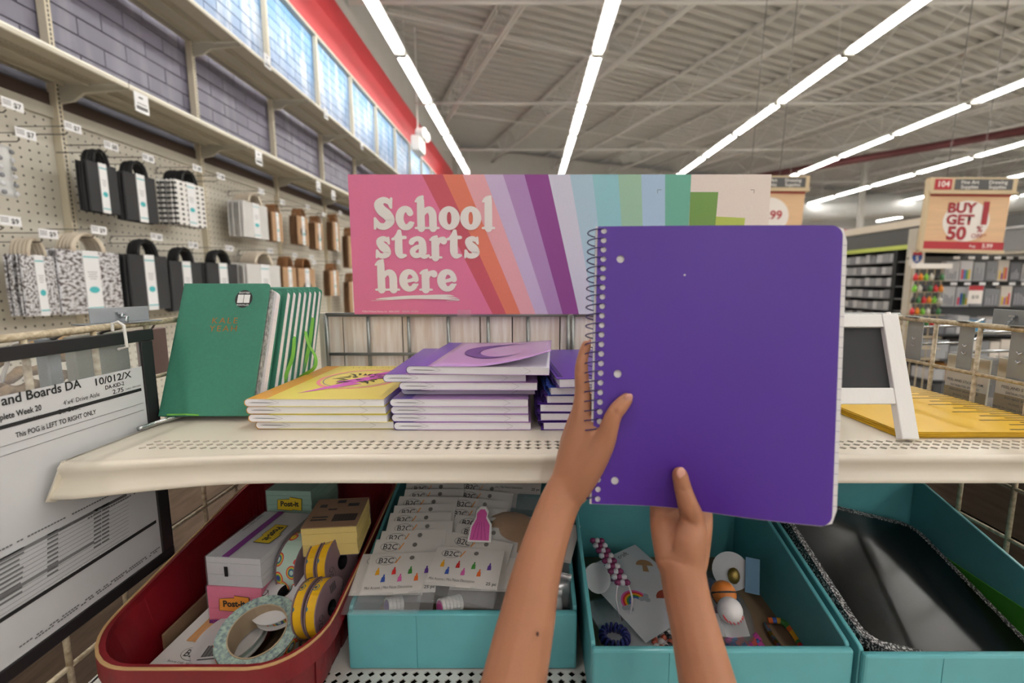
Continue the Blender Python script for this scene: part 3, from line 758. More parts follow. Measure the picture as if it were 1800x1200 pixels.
# fat rounded serif letters, drawn as brush strokes (x height = 1)
W_ = .35
def ell(cx, cy, rx, ry, a0, a1, wf, n=12):
    return [(cx + rx * cos(a), cy + ry * sin(a), wf(a)) for a in [radians(a0 + (a1 - a0) * i / n) for i in range(n + 1)]]
ow = lambda a: .25 + .13 * cos(a) ** 2
serif = lambda x, y, w: [(x - w, y, .10), (x, y + .012, .13), (x + w, y, .10)]
GL = {
 'o': (.98, [('c', ell(.47, .49, .29, .40, 0, 345, ow, 24))]),
 'c': (.88, [ell(.47, .49, .29, .40, 62, 318, lambda a: .27 + .10 * max(0, -cos(a)) , 14), [(.62, .80, .30), (.66, .72, .30)], [(.68, .2, .2), (.80, .28, .10)]]),
 'e': (.92, [ell(.47, .49, .29, .40, 5, 320, lambda a: .25 + .12 * max(0, -cos(a)), 16), [(.3, .45, .16), (.55, .50, .17), (.77, .60, .22)], [(.68, .2, .18), (.82, .3, .10)]]),
 'h': (1.08, [[(.27, .05, W_), (.27, .7, W_), (.27, 1.28, W_ * .95)], [(.05, 1.22, .10), (.2, 1.33, .20), (.36, 1.42, .14)], serif(.27, .055, .25),
              [(.36, .62, .16), (.5, .82, .24), (.68, .84, .33), (.80, .66, .35), (.81, .3, W_), (.81, .05, W_)], serif(.81, .055, .25)]),
 'l': (.58, [[(.29, .05, W_), (.29, .7, W_), (.29, 1.28, W_ * .95)], [(.06, 1.22, .10), (.2, 1.33, .20), (.38, 1.42, .14)], serif(.29, .055, .26)]),
 't': (.72, [[(.36, 1.18, .20), (.33, .95, .32), (.31, .6, W_), (.32, .28, W_), (.42, .13, .27), (.62, .14, .12)], [(.05, .86, .12), (.3, .92, .16), (.62, .93, .15)], [(.08, .84, .1), (.26, 1.02, .16), (.38, 1.2, .16)]]),
 'a': (.98, [[(.18, .72, .26), (.24, .80, .24), (.46, .88, .22), (.64, .76, .32), (.68, .5, W_), (.68, .2, W_), (.78, .1, .22), (.95, .14, .10)],
             [(.64, .52, .2), (.42, .5, .2), (.22, .34, .26), (.30, .16, .26), (.5, .15, .22), (.66, .28, .2)]]),
 'r': (.80, [[(.27, .05, W_), (.27, .5, W_), (.27, .82, W_)], [(.05, .82, .10), (.18, .9, .16), (.34, .97, .12)], serif(.28, .055, .26), [(.36, .62, .18), (.46, .80, .22), (.62, .82, .30), (.66, .78, .32)]]),
 's': (.80, [[(.66, .70, .12), (.60, .82, .2), (.42, .87, .24), (.25, .76, .30), (.36, .56, .38), (.52, .42, .38), (.60, .24, .30), (.42, .12, .24), (.22, .16, .22), (.14, .34, .12)], [(.66, .92, .1), (.68, .66, .1)], [(.10, .06, .1), (.12, .36, .1)]]),
 'S': (1.05, [[(.84, .98, .13), (.78, 1.18, .24), (.54, 1.28, .28), (.30, 1.10, .40), (.42, .84, .46), (.68, .62, .46), (.80, .36, .40), (.56, .13, .30), (.28, .17, .28), (.13, .44, .14)], [(.88, 1.34, .12), (.86, .95, .11)], [(.10, .04, .12), (.11, .48, .11)]]),
}
sign_ink = mat('sign_white_ink', (240, 236, 230), .6)
def sign_word(word, px0, px1, base, xh):
    x0, z0 = sp_(px0, base); x1 = sp_(px1, base)[0]; h = sp_(px0, base - xh)[1] - z0
    adv = sum(GL[c][0] for c in word); sx = (x1 - x0) / adv; x = 0
    for ch in word:
        q = MB(Matrix.Translation((x0 + x * sx, -.0010, z0)) @ FM @ Matrix.Diagonal((sx, h, 1, 1)))
        for st in GL[ch][1]:
            if st[0] == 'c': stroke(q, st[1], closed=True, k=3)
            else: stroke(q, st, k=5)
        q.build('letter', sign_ink, sg); x += GL[ch][0]
sign_word('School', 656, 870, 403, 40); sign_word('starts', 659, 845, 454.5, 40); sign_word('here', 661, 805, 511, 37.5)
q = MB(Matrix.Translation((0, -.001, 0)) @ FM)
for a in ([(653, 528.5, .4), (700, 525.5, 1.5), (760, 522, 3), (795, 522.5, 2), (806, 525, .5)], [(662, 525.5, 1), (700, 523.5, 4), (750, 521, 5), (785, 519, 3), (798, 520, .6)], [(668, 524, .6), (720, 521, 3.5), (790, 518.5, 1.5)], [(690, 524, 1), (760, 523.5, 4), (808, 526.5, .8)], [(785, 528.5, .4), (807, 527.5, 1.2)]):
    stroke(q, [sp_(x, y) + (w_ * .0012,) for x, y, w_ in a], k=5)
q.build('brush_underline', sign_ink, sg)
x, z = sp_(637, 548.5)
text('fine_print', '©2024 Michaels Stores, Inc.  8026-23281    6/21/24 - 9/12/24', .0046, sign_ink, Matrix.Translation((x, -.0010, z)) @ FM, sg)
a = sp_(804, 556); c = sp_(828, 544)
q = MB(Matrix.Translation((0, -.0014, 0)) @ FM); q.flat([a, (c[0], a[1]), c, (a[0], c[1])]); tag(q.build('clear_tape', film('tape_film', .35, .2, (235, 190, 205)), sg), 'clear tape')
# ================================================================ NOTEBOOKS ON THE SHELF
green = mat('green_cloth_cover', (52, 122, 100), .62, var=.10, vscale=220, bump=.12, bscale=600)
pages = mat('page_edges', (244, 240, 243), .75, var=.08, vscale=60, stretch=(.2, .2, 8))
lime = mat('lime_ribbon', (110, 176, 66), .5)
marble = mat('marbled_endpaper', (190, 194, 192), .6, var=1., vscale=130, rgb2=(92, 100, 100))
copper = mat('copper_foil', (176, 118, 62), .35, metal=.6)
LEAN = 21.5; HB, WB = .208, .136
def leaning(x, y, lean=LEAN, rz=0): return Matrix.Translation((x, y, SZ + .001)) @ Matrix.Rotation(radians(rz), 4, 'Z') @ Matrix.Rotation(radians(-lean), 4, 'X')
def rrect(x0, z0, x1, z1, r, n=4, left=True):
    pts = []
    for (cx_, cz_, a0) in ((x1 - r, z0 + r, -90), (x1 - r, z1 - r, 0)) + (((x0 + r, z1 - r, 90), (x0 + r, z0 + r, 180)) if left else ()):
        for i in range(n + 1): a = radians(a0 + 90 * i / n); pts.append((cx_ + r * cos(a), cz_ + r * sin(a)))
    if not left: pts += [(x0, z1), (x0, z0)]
    return pts
XZ = frame((0, 0, 0), (1, 0, 0), (0, 0, 1))      # local xy -> world xz, normal toward the camera
def green_book(M, label, thick=.0155, first=False):
    """local: x right, z up along the cover, y into the scene; spine on the left"""
    r = thing('green_notebook', label, 'notebook', M=M, group='green hardcover journals')
    o = -.021 if first else 0
    def slab(y0, y1, pts): q = MB(M @ Matrix.Translation((0, y1, 0)) @ XZ); q.prism(pts, y1 - y0); return q
    cov = rrect(0, 0, WB, HB, .006, left=False)
    slab(o, o + .0022, cov).build('front_cover', green, r, bev=.0006, seg=1)
    slab(thick - .0022, thick, cov).build('back_cover', green, r, bev=.0006, seg=1)
    MB(M).span((-.0015, o if not first else .0, 0), (.002, thick, HB)).build('spine', green, r, bev=.0008, seg=1) if not first else None
    slab(.0024, thick - .0024, rrect(.001, .003, WB - .0012, HB - .003, .008, left=False)).build('page_block', pages, r)
    if first:
        q = MB(M); q.add([(0, o, 0), (0, o, HB), (0, thick, HB), (0, thick, 0), (.002, o, 0), (.002, o, HB), (.002, thick, HB), (.002, thick, 0)], [(0, 3, 2, 1), (4, 5, 6, 7), (0, 1, 5, 4), (1, 2, 6, 5), (2, 3, 7, 6), (3, 0, 4, 7)]); q.build('spine', green, r)
        q = MB(M); q.grid(lambda u, v: (WB * .55 + u * (WB * .44), -.0186 + .0195 * (1 - u) * 0 + .020 * (.5 - .5 * cos(pi * (1 - abs(1 - 2 * .5)))) * 0 + (.0195 * (1 - u)) * .0 , .004 + v * (HB - .01)), 6, 4)
        q = MB(M); q.grid(lambda u, v: (.01 + u * (WB - .0145), o + .0026 + (.0205) * (1 - u ** 3) * (0.2) + .010 * u, .004 + v * (HB - .010)), 10, 4); q.build('endpaper', marble, r, solid=.0008)
        q = MB(M); q.grid(lambda u, v: (WB - .0045, o + .0125 + u * .0095, .004 + v * (HB - .009)), 2, 10); q.build('marbled_edge', marble, r)
    return r
KX, KY = -.545, .648
M1 = leaning(KX, KY + .021, LEAN)
g1 = green_book(M1, 'front green journal with copper KALE YEAH lettering and round black sticker', first=True)
FY = -.0214
def cov(x, z): return M1 @ Matrix.Translation((x, FY, z)) @ XZ
text('cover_lettering', 'KALE\nYEAH', .0135, copper, cov(.074, .142), g1, 'CENTER', xs=1.12, spacing=1.25)
st = MB(cov(.098, .182)).disc(.0135, 28, .0001, ry=.0145).build('round_sticker', black, g1)
q = MB(cov(.098, .182)); q.flat([(-.0095, -.0068), (-.0004, -.0068), (-.0004, .0068), (-.0095, .0068)], .0003); q.flat([(.0004, -.0068), (.0095, -.0068), (.0095, .0068), (.0004, .0068)], .0003); q.build('open_book_icon', white_paper, st)
text('sticker_text', 'DOTTED', .0042, white_paper, cov(.098, .1905) @ Matrix.Translation((0, 0, .0004)), st, 'CENTER', bold=.01)
text('sticker_text', 'POINTILLÉS', .0036, white_paper, cov(.098, .1705) @ Matrix.Translation((0, 0, .0004)), st, 'CENTER', bold=.01)
MB(M1).tube([(.01, -.014, .002), (.02, -.03, .0014), (.05, -.034, .0014), (.06, -.022, .0014)], .0012, 5).build('ribbon_end', lime, g1)
def ribbon(M, pts, parent, w=.006):
    pts = smooth_path([tuple(p) for p in pts], 6); q = MB(M); vs = []
    for i, p in enumerate(pts):
        a = Vector(pts[max(0, i - 1)]); c = Vector(pts[min(len(pts) - 1, i + 1)]); t = (c - a).normalized()
        s = t.cross(Vector((.9, -.35, .1))).normalized() * (w / 2)
        vs += [tuple(Vector(p) + s), tuple(Vector(p) - s)]
    q.add(vs, [(2 * i, 2 * i + 1, 2 * i + 3, 2 * i + 2) for i in range(len(pts) - 1)]); q.build('bookmark_ribbon', lime, parent, solid=.0006)
y = KY + .021 + .030
for i in range(7):
    M = leaning(KX + .001 * i + .001, y, LEAN - .10 * i)
    g = green_book(M, 'green hardcover journal with white pages, %s behind the front one' % ORD[i], .0145)
    if i == 9: ribbon(M, [(WB - .02, -.001, HB + .002), (WB + .004, .004, HB * .62), (WB + .010, -.004, HB * .5), (WB + .002, -.006, HB * .35), (WB - .004, -.004, .04)], g)
    if i == 2: ribbon(M, [(WB, .004, .120), (WB + .004, .000, .085), (WB - .001, -.004, .05), (WB - .004, -.003, .02)], g, .007)
    if i == 4: ribbon(M, [(WB + .0, .004, .125), (WB + .012, -.004, .100), (WB + .030, -.010, .075), (WB + .032, -.014, .055), (WB + .012, -.010, .042), (WB - .006, -.006, .03)], g, .007)
    if i == 5: ribbon(M, [(WB + .0, .006, .150), (WB + .002, .002, .10), (WB - .002, 0, .05), (WB - .006, 0, .02)], g, .008)
    y += .0175
# ---------------------------------------------------------------- soft composition books with folded spines
def comp_book(M, label, cover_m, spine_m, group, W=.19, D=.248, T=.0108, name='composition_book', lift=False):
    r = thing(name, label, 'notebook', M=M, group=group)
    n = 8
    def prof(t0, t1, rr):      # rounded on the spine side
        pts = []
        for i in range(n + 1): a = pi / 2 + pi * i / n; pts.append((rr * .55 + rr * .9 * cos(a) + .002, (t0 + t1) / 2 + (t1 - t0) / 2 * sin(a)))
        return pts
    pg = prof(.0004, T - .0004, T / 2) + [(W - .0005, .0004), (W - .0005, T - .0004)]
    q = MB(M @ Matrix.Translation((0, D, 0)) @ XZ); q.prism(pg, D - .001); q.build('page_block', mat('white_page_block', (248, 247, 250), .7, var=.03, vscale=40), r)
    SW = .030
    if not lift:
        MB(M).span((SW, -.0005, T - .0004), (W, D, T)).build('front_cover', cover_m, r)
    else:
        q = MB(M); q.grid(lambda u, v: (SW + u * (W - SW + .002), -.001 + v * D, T + .0001 + max(0, u - .35) ** 1.6 * .045 * (1 - v * .75)), 16, 10); q.build('front_cover', cover_m, r, smooth=True, solid=.0005)
    q = MB(M); pr = prof(0, T, T / 2)
    vs = [(SW, 0, T)] + [(x - .0004, 0, z) for x, z in pr] + [(SW, 0, 0)]; k = len(vs)
    q.add([(x, 0, z) for x, _, z in vs] + [(x, D, z) for x, _, z in vs], [(i, i + 1, k + i + 1, k + i) for i in range(k - 1)]); q.build('spine_tape', spine_m, r, smooth=True)
    MB(M).span((SW, 0, 0), (W, D, .0004)).build('back_cover', cover_m, r)
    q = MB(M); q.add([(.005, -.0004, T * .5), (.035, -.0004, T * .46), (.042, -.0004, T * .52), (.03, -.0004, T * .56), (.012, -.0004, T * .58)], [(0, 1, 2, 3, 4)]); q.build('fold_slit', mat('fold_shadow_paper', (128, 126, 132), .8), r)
    q = MB(M)
    for a in ((.034, T, .048, T * .5), (.048, T * .5, .030, .001), (W - .035, T * .95, W - .025, T * .5), (W - .025, T * .5, W - .034, T * .1)):
        q.beam((a[0], -.0003, a[1]), (a[2], -.0003, a[3]), .0002, .0003)
    q.build('page_fold_line', mat('faint_page_line', (188, 186, 194), .8), r)
    return r
yel = mat('yellow_cover', (234, 216, 98), .35, coat=.3); org = mat('orange_spine', (222, 160, 52), .4, coat=.2)
YF = .610
def sx(px, py=757, Y=YF): return on_y(px, py, Y).x
z = SZ + .0008
yb = []
for i, (l, dy) in enumerate(((447, .004), (438, .0), (435, .001), (434, -.001))):
    lab = ['bottom yellow composition book of the stack', 'second yellow composition book from the bottom', 'third yellow composition book, just under the top one', 'top yellow composition book with black tiger print and orange spine'][i]
    yb.append(comp_book(Matrix.Translation((sx(l), YF + dy, z)) @ Matrix.Rotation(radians((.4, -.3, .2, 0)[i]), 4, 'Z'), lab, yel, org, 'stack of yellow composition books', W=.192)); z += .0112
top = yb[-1]; MT = WM[top.name] @ Matrix.Translation((.112, .135, .01095))
pink_i = mat('pink_print', (226, 130, 140), .5); mag_i = mat('magenta_print', (196, 84, 178), .5); blue_i = mat('blue_print', (92, 84, 160), .5)
q = MB(MT); stroke(q, [(.064 * cos(a), .072 * sin(a), .0055) for a in [2 * pi * i / 24 for i in range(24)]], closed=True, k=2); q.build('ring_print', pink_i, top)
q = MB(MT); stroke(q, [(.057 * cos(a), .064 * sin(a), .0012) for a in [2 * pi * i / 24 for i in range(24)]], z=.0001, closed=True, k=2); q.build('thin_ring_print', blue_i, top)
q = MB(MT); q.flat([(-.055, -.105), (-.015, -.035), (-.030, -.028), (.012, .018), (-.004, .022), (.066, .098), (.026, .018), (.042, .012), (.0, -.036), (.016, -.040)], .0003); q.build('lightning_print', mag_i, top)
rnd = random.Random(3); q = MB(MT)
for s in (-1, 1):
    for k in range(9):
        a = radians(-60 + k * 17); r0 = .020 + .006 * (k % 2); r1 = .046 - .006 * (k % 3)
        stroke(q, [(s * r0 * cos(a), r0 * sin(a) * 1.1, .0012), (s * (r0 + r1) / 2 * cos(a + .12), (r0 + r1) / 2 * sin(a + .12) * 1.1, .0045), (s * r1 * cos(a + .05), r1 * sin(a + .05) * 1.1, .001)], z=.0005, k=3)
    q.disc(.0045, 10, .0006, c=(s * .014, .010)); stroke(q, [(s * .004, -.022, .001), (s * .014, -.03, .004), (s * .020, -.022, .001)], z=.0005)
q.flat([(-.008, -.008), (.008, -.008), (0, -.018)], .0006); q.build('stripe_print', black, top)
q = MB(MT); rnd = random.Random(5); x = -.055
while x < .05:
    stroke(q, [(x, .09 + rnd.random() * .004, .0008), (x + .004, .099, .0008), (x + .007, .089, .0008)], z=.0004, k=3); x += .011
q.build('script_print', mat('olive_ink', (120, 104, 40), .6), top)
lav = mat('lavender_cover', (190, 148, 206), .3, coat=.35); vio = mat('violet_spine', (100, 66, 172), .35, coat=.2)
z = SZ + .0008; lbs = []
rows = [(692.5, 0), (688, .002), (687, .001), (686, -.001), (698, .022), (701, .003), (673, .002), (713, .004)]
labs = ['bottom lavender composition book of the tall stack', 'second lavender composition book from the bottom', 'third lavender composition book from the bottom', 'fourth lavender composition book from the bottom, farthest left below',
        'fifth lavender composition book, set back in the stack', 'sixth lavender composition book from the bottom', 'lavender composition book pushed out to the left, second from top', 'top lavender composition book with purple crescent moon and lifted cover']
for i, (l, dy) in enumerate(rows):
    rz = (.2, -.4, .3, -.2, .5, -.6, 1.0, -3.0)[i]
    lbs.append(comp_book(Matrix.Translation((sx(l, 757 - 14 * i), YF + dy, z)) @ Matrix.Rotation(radians(rz), 4, 'Z'), labs[i], lav, vio, 'stack of lavender composition books', W=.190 if i < 6 else .196, T=.0108, lift=(i == 7))); z += .0112
top = lbs[-1]; MT = WM[top.name] @ Matrix.Translation((.118, .130, .0120))
def lifted(x, y): u = (x + .118 - .03) / .168; v = (y + .130) / .248; return max(0, u - .35) ** 1.6 * .045 * (1 - v * .75)
q = MB(MT); pts = smooth_path([(-.052, .0, .004), (-.048, -.03, .018), (-.03, -.058, .024), (.0, -.075, .02), (.03, -.074, .010), (.05, -.06, .002)], 6)
pts0 = smooth_path([(.035, .075, .002), (.005, .076, .010), (-.025, .06, .019), (-.044, .03, .024), (-.048, .0, .026), (-.042, -.03, .024), (-.024, -.055, .019), (.004, -.068, .010), (.034, -.062, .002)], 5)
for i in range(len(pts0) - 1):
    a, b_ = pts0[i], pts0[i + 1]
    def nn(k):
        c = pts0[max(0, k - 1)]; d = pts0[min(len(pts0) - 1, k + 1)]; dx, dy = d[0] - c[0], d[1] - c[1]; l = math.hypot(dx, dy); return (-dy / l, dx / l)
    n0, n1 = nn(i), nn(i + 1)
    qd = [(a[0] + n0[0] * a[2] / 2, a[1] + n0[1] * a[2] / 2), (b_[0] + n1[0] * b_[2] / 2, b_[1] + n1[1] * b_[2] / 2), (b_[0] - n1[0] * b_[2] / 2, b_[1] - n1[1] * b_[2] / 2), (a[0] - n0[0] * a[2] / 2, a[1] - n0[1] * a[2] / 2)]
    q.add([(x, y, lifted(x, y) - .0001) for x, y in qd], [(3, 2, 1, 0)])
q.build('crescent_print', mat('deep_violet_print', (98, 66, 138), .5, var=.3, vscale=400), top)
q = MB(MT); rnd = random.Random(9)
for k in range(14):
    x, y = -.06 + rnd.random() * .11, -.09 + rnd.random() * .18; q.add([(x - .0014, y, lifted(x, y) + .0001), (x, y - .0014, lifted(x, y) + .0001), (x + .0014, y, lifted(x, y) + .0001), (x, y + .0014, lifted(x, y) + .0001)], [(0, 1, 2, 3)])
q.build('star_print', vio, top)
# ---------------------------------------------------------------- spiral notebooks in a pile
purple = mat('purple_cover', (84, 44, 150), .34, var=.05, vscale=3, coat=.15); bluec = mat('blue_cover', (40, 72, 168), .35, coat=.15)
coil_p = mat('purple_coil', (62, 40, 112), .4); coil_b = mat('blue_coil', (40, 66, 150), .4)
def spiral_book(M, label, cov_m, coil_m, W=.203, D=.262, T=.0112):
    r = thing('spiral_notebook', label, 'notebook', M=M, group='pile of spiral notebooks')
    MB(M).span((.004, .0006, .0008), (W - .003, D - .001, T - .0008)).build('page_block', mat('white_page_block', (234, 232, 236), .75), r)
    MB(M).span((0, 0, T - .0008), (W, D, T)).build('front_cover', cov_m, r)
    MB(M).span((0, 0, 0), (W, D, .0008)).build('back_cover', cov_m, r)
    pts = []; turns = 26; rr = .0072
    for i in range(turns * 8 + 1):
        a = 2 * pi * i / 8; pts.append((.0035 + rr * cos(a), .012 + (D - .024) * i / (turns * 8), T / 2 + .0003 + (T / 2 + .0004) * sin(a)))
    MB(M).tube(pts, .0006, 4).build('wire_coil', coil_m, r)
    q = MB(M)
    for i in range(turns): yy = .012 + (D - .024) * i / turns; q.box((.0078, yy + .002, T + .0002), (.0036, .0036, .0002))
    q.build('punched_hole', black, r)
    return r
z = SZ + .0008
for i, (l, dy, rz) in enumerate(((951, .0, 1.0), (946, .001, .5), (945, .0, -.5), (957, -.003, 1.5), (963, -.008, 3), (977, -.020, 5))):
    lab = ['bottom purple spiral notebook of the pile', 'second purple spiral notebook from the bottom', 'third purple spiral notebook from the bottom', 'fourth purple spiral notebook, under the blue one', 'blue covered spiral notebook in the purple pile', 'top purple spiral notebook of the pile beside the hand'][i]
    spiral_book(Matrix.Translation((sx(l, 757 - 13 * i), YF + dy, z)) @ Matrix.Rotation(radians(rz), 4, 'Z'), lab, bluec if i == 4 else purple, coil_b if i == 4 else coil_p, T=.0112 if i < 5 else .0125); z += .0128
# ---------------------------------------------------------------- white easel chalkboard and ruler folders
ruler_y = mat('ruler_yellow', (222, 178, 40), .4, var=.05, vscale=8)
z = SZ + .0008
for i in range(6):
    rz = (.6, -.8, .5, -.4, .9, 0)[i]
    M = Matrix.Translation((.487 + .001 * i, .578 + (.0, .002, -.002, .001, -.001, .001)[i], z)) @ Matrix.Rotation(radians(rz), 4, 'Z')
    r = thing('ruler_folder', ('top yellow folder printed with black ruler ticks under the easel' if i == 5 else 'yellow ruler folder in the pile under the easel, %s from the bottom' % ORD[i]), 'folder', M=M, group='pile of yellow ruler folders')
    MB(M).span((0, 0, 0), (.238, .27, .0005)).build('folder_back', ruler_y, r)
    MB(M).span((0, 0, .0007), (.238, .27, .0011)).build('folder_front', ruler_y, r)
    MB(M).span((.005, .004, .0005), (.2, .262, .0007)).build('inner_edge', mat('dark_folder_inside', (70, 52, 24), .7), r)
    if i == 5:
        q = MB(M)
        for k in range(25):
            L = .085 if k % 4 == 0 else (.064 if k % 4 == 2 else .038); q.box((.237 - L / 2, .262 - k * .0105, .0012), (L, .0026, .0003))
        q.build('ruler_tick', black, r)
    z += .0013
ew = mat('white_painted_wood', (244, 242, 238), .6, bump=.3, bscale=90, stretch=(1, 1, .2))
E0 = Vector((.32, .578, SZ + .0142))
ez = thing('mini_easel_chalkboard', 'small white wooden easel chalkboard standing on the yellow folders', 'chalkboard', (.4, .58, SZ))
LEANE = 19
ME = Matrix.Translation((.335, .572, SZ + .001)) @ Matrix.Rotation(radians(-LEANE), 4, 'X')
HE = .166; RW = .022
MB(ME).span((.143, -.011, 0), (.143 + RW, .0, HE)).build('leg', ew, ez, bev=.0012)
MB(ME).span((-.010, -.011, 0), (-.010 + RW, .0, HE)).build('leg', ew, ez, bev=.0012)
MB(ME).span((.012, -.010, HE - .018), (.143, -.001, HE)).build('top_rail', ew, ez, bev=.001)
MB(ME).span((.012, -.010, .045), (.143, -.001, .066)).build('bottom_rail', ew, ez, bev=.001)
MB(ME).span((.010, -.004, .060), (.145, -.001, HE - .012)).build('blackboard', mat('chalkboard', (46, 46, 48), .75, var=.08, vscale=60), ez)
for xx in (-.004, .149):
    a = ME @ Vector((xx + .005, .006, HE - .01)); q = MB(); q.beam(a, (a.x, a.y + .085, SZ + .016), .016, .009, up=(1, 0, 0)); q.build('rear_leg', ew, ez)
MB(ME).cyl((.160, .001, HE - .004), (.160, .001, HE + .005), .0035, n=8).build('pin', ew, ez)
# ================================================================ BINS ON THE LOWER SHELF
teal = mat('teal_card', (100, 178, 184), .38, var=.06, vscale=30, coat=.12)
teal_in = mat('teal_card', (84, 168, 172))
kraft_in = mat('kraft_board', (142, 116, 88), .8, var=.1, vscale=20)
def teal_bin(x0, x1, yf, yb, label):
    r = thing('teal_bin', label, 'bin', ((x0 + x1) / 2, (yf + yb) / 2, LSZ), group='teal cardboard bins')
    z0 = LSZ + .0012; zf = -.432; zb = zf + .275 * (yb - yf); th = .0055
    q = MB(); q.span((x0 + .0005, yf, z0), (x1 - .0005, yf + .009, zf)); q.build('front_panel', teal, r, bev=.003, seg=2)
    MB().span((x0, yb - th, z0), (x1, yb, zb)).build('back_panel', teal, r)
    for s, x in ((0, x0), (1, x1 - th)):
        q = MB(frame((x, 0, 0), (0, 1, 0), (0, 0, 1))); q.prism([(yf + .009, z0), (yb - th, z0), (yb - th, zb), (yf + .012, zf + .003), (yf + .009, zf)], th); q.build('side_panel', teal, r, bev=.001, seg=1)
    MB().span((x0 + th, yf + .009, z0), (x1 - th, yb - th, z0 + .004)).build('bin_floor', kraft_in, r)
    MB().span((x0 + .092, yf - .0004, z0 + .002), (x0 + .0926, yf + .0, zf - .003)).build('fold_seam', mat('teal_seam', (66, 140, 146), .5), r)
    return r
B1 = (-.2415, .0640, .549, .86); B2 = (.0745, .3865, .488, .80); B3 = (.3925, .702, .480, .79)
teal_bin(*B1, 'teal cardboard bin full of mini accent packs, left of the three')
teal_bin(*B2, 'teal cardboard bin of stickers and beads, middle of the three')
teal_bin(*B3, 'teal cardboard bin holding the black glossy board at right')
# ---------------------------------------------------------------- red splint basket
redw = mat('red_stained_splint', (128, 14, 25), .45, var=.25, vscale=20, stretch=(1, 1, .2)); tanedge = mat('raw_wood_edge', (190, 152, 104), .6)
bk = thing('red_basket', 'red splint wood basket holding sticky notes and ribbon spools', 'basket', (-.4, .66, LSZ))
bx0, bx1, by0, by1, br = -.528, -.247, .462, .868, .072
def rr_path(x0, x1, y0, y1, r, n=7):
    pts = []
    for (cx_, cy_, a0) in ((x1 - r, y0 + r, -90), (x1 - r, y1 - r, 0), (x0 + r, y1 - r, 90), (x0 + r, y0 + r, 180)):
        for i in range(n + 1): a = radians(a0 + 90 * i / n); pts.append((cx_ + r * cos(a), cy_ + r * sin(a)))
    return pts
def resample(pts, n):
    P_ = pts + [pts[0]]; L = [0]
    for i in range(len(pts)): L.append(L[-1] + math.dist(P_[i], P_[i + 1]))
    out = []; j = 0
    for k in range(n):
        s = L[-1] * k / n
        while L[j + 1] < s: j += 1
        t = (s - L[j]) / (L[j + 1] - L[j] or 1); out.append((P_[j][0] + (P_[j + 1][0] - P_[j][0]) * t, P_[j][1] + (P_[j + 1][1] - P_[j][1]) * t))
    return out
NS = 168
rim = resample(rr_path(bx0, bx1, by0, by1, br), NS); bot = resample(rr_path(bx0 + .018, bx1 - .018, by0 + .018, by1 - .018, br - .016), NS)
rz_ = lambda y: -.432 + .17 * (y - by0)
def inset(pt, k): c = ((bx0 + bx1) / 2, (by0 + by1) / 2); return (pt[0] + (c[0] - pt[0]) * k, pt[1] + (c[1] - pt[1]) * k)
per = 5
for s in range(0, NS, per):
    ids = [(s + i) % NS for i in range(per + 1)]; k = .010 * (s // per % 2); q = MB(); vs = []
    for i, a in enumerate(ids):
        e = .006 if i in (0, per) else 0
        u, v = inset(rim[a], k + e), inset(bot[a], k + e)
        ui, vi = inset(rim[a], .024 + k * .3), inset(bot[a], .024 + k * .3)
        z1 = rz_(rim[a][1]) - .004
        vs += [(v[0], v[1], LSZ + .003), (u[0], u[1], z1), (ui[0], ui[1], z1), (vi[0], vi[1], LSZ + .003)]
    fs = []
    for i in range(per):
        for j in range(4): fs.append((i * 4 + j, (i + 1) * 4 + j, (i + 1) * 4 + (j + 1) % 4, i * 4 + (j + 1) % 4))
    fs += [(3, 2, 1, 0), (per * 4, per * 4 + 1, per * 4 + 2, per * 4 + 3)]
    q.add(vs, fs); q.build('splint', redw, bk)
def band(k0, k1, dz0, dz1, name, m):
    q = MB(); vs = []
    for a in range(NS):
        z1 = rz_(rim[a][1])
        for (k, dz) in ((k0, dz0), (k0, dz1), (k1, dz1), (k1, dz0)): p = inset(rim[a], k); vs.append((p[0], p[1], z1 + dz))
    q.add(vs, [(a * 4 + j, ((a + 1) % NS) * 4 + j, ((a + 1) % NS) * 4 + (j + 1) % 4, a * 4 + (j + 1) % 4) for a in range(NS) for j in range(4)]); q.build(name, m, bk)
band(-.010, -.001, -.026, 0, 'outer_rim', redw); band(.028, .034, -.020, -.001, 'inner_rim', redw); band(-.010, .006, 0, .0016, 'rim_edge', tanedge); band(.006, .034, -.0012, 0, 'rim_top', redw)
q = MB(); q.add([(x, y, LSZ + .006) for x, y in [inset(p, .02) for p in bot[::4]]], [tuple(range(42))]); q.build('basket_floor', mat('dark_red_wood', (92, 18, 22), .6), bk)
BF = LSZ + .008
cb = thing('cardboard_insert', 'tan corrugated cardboard lining the bottom of the red basket', 'cardboard', (-.4, .6, BF))
MB().span((-.495, .50, BF), (-.30, .80, BF + .004)).build('base_sheet', kraft_in, cb)
MB().span((-.497, .56, BF), (-.493, .80, BF + .035)).build('side_flap', kraft_in, cb)
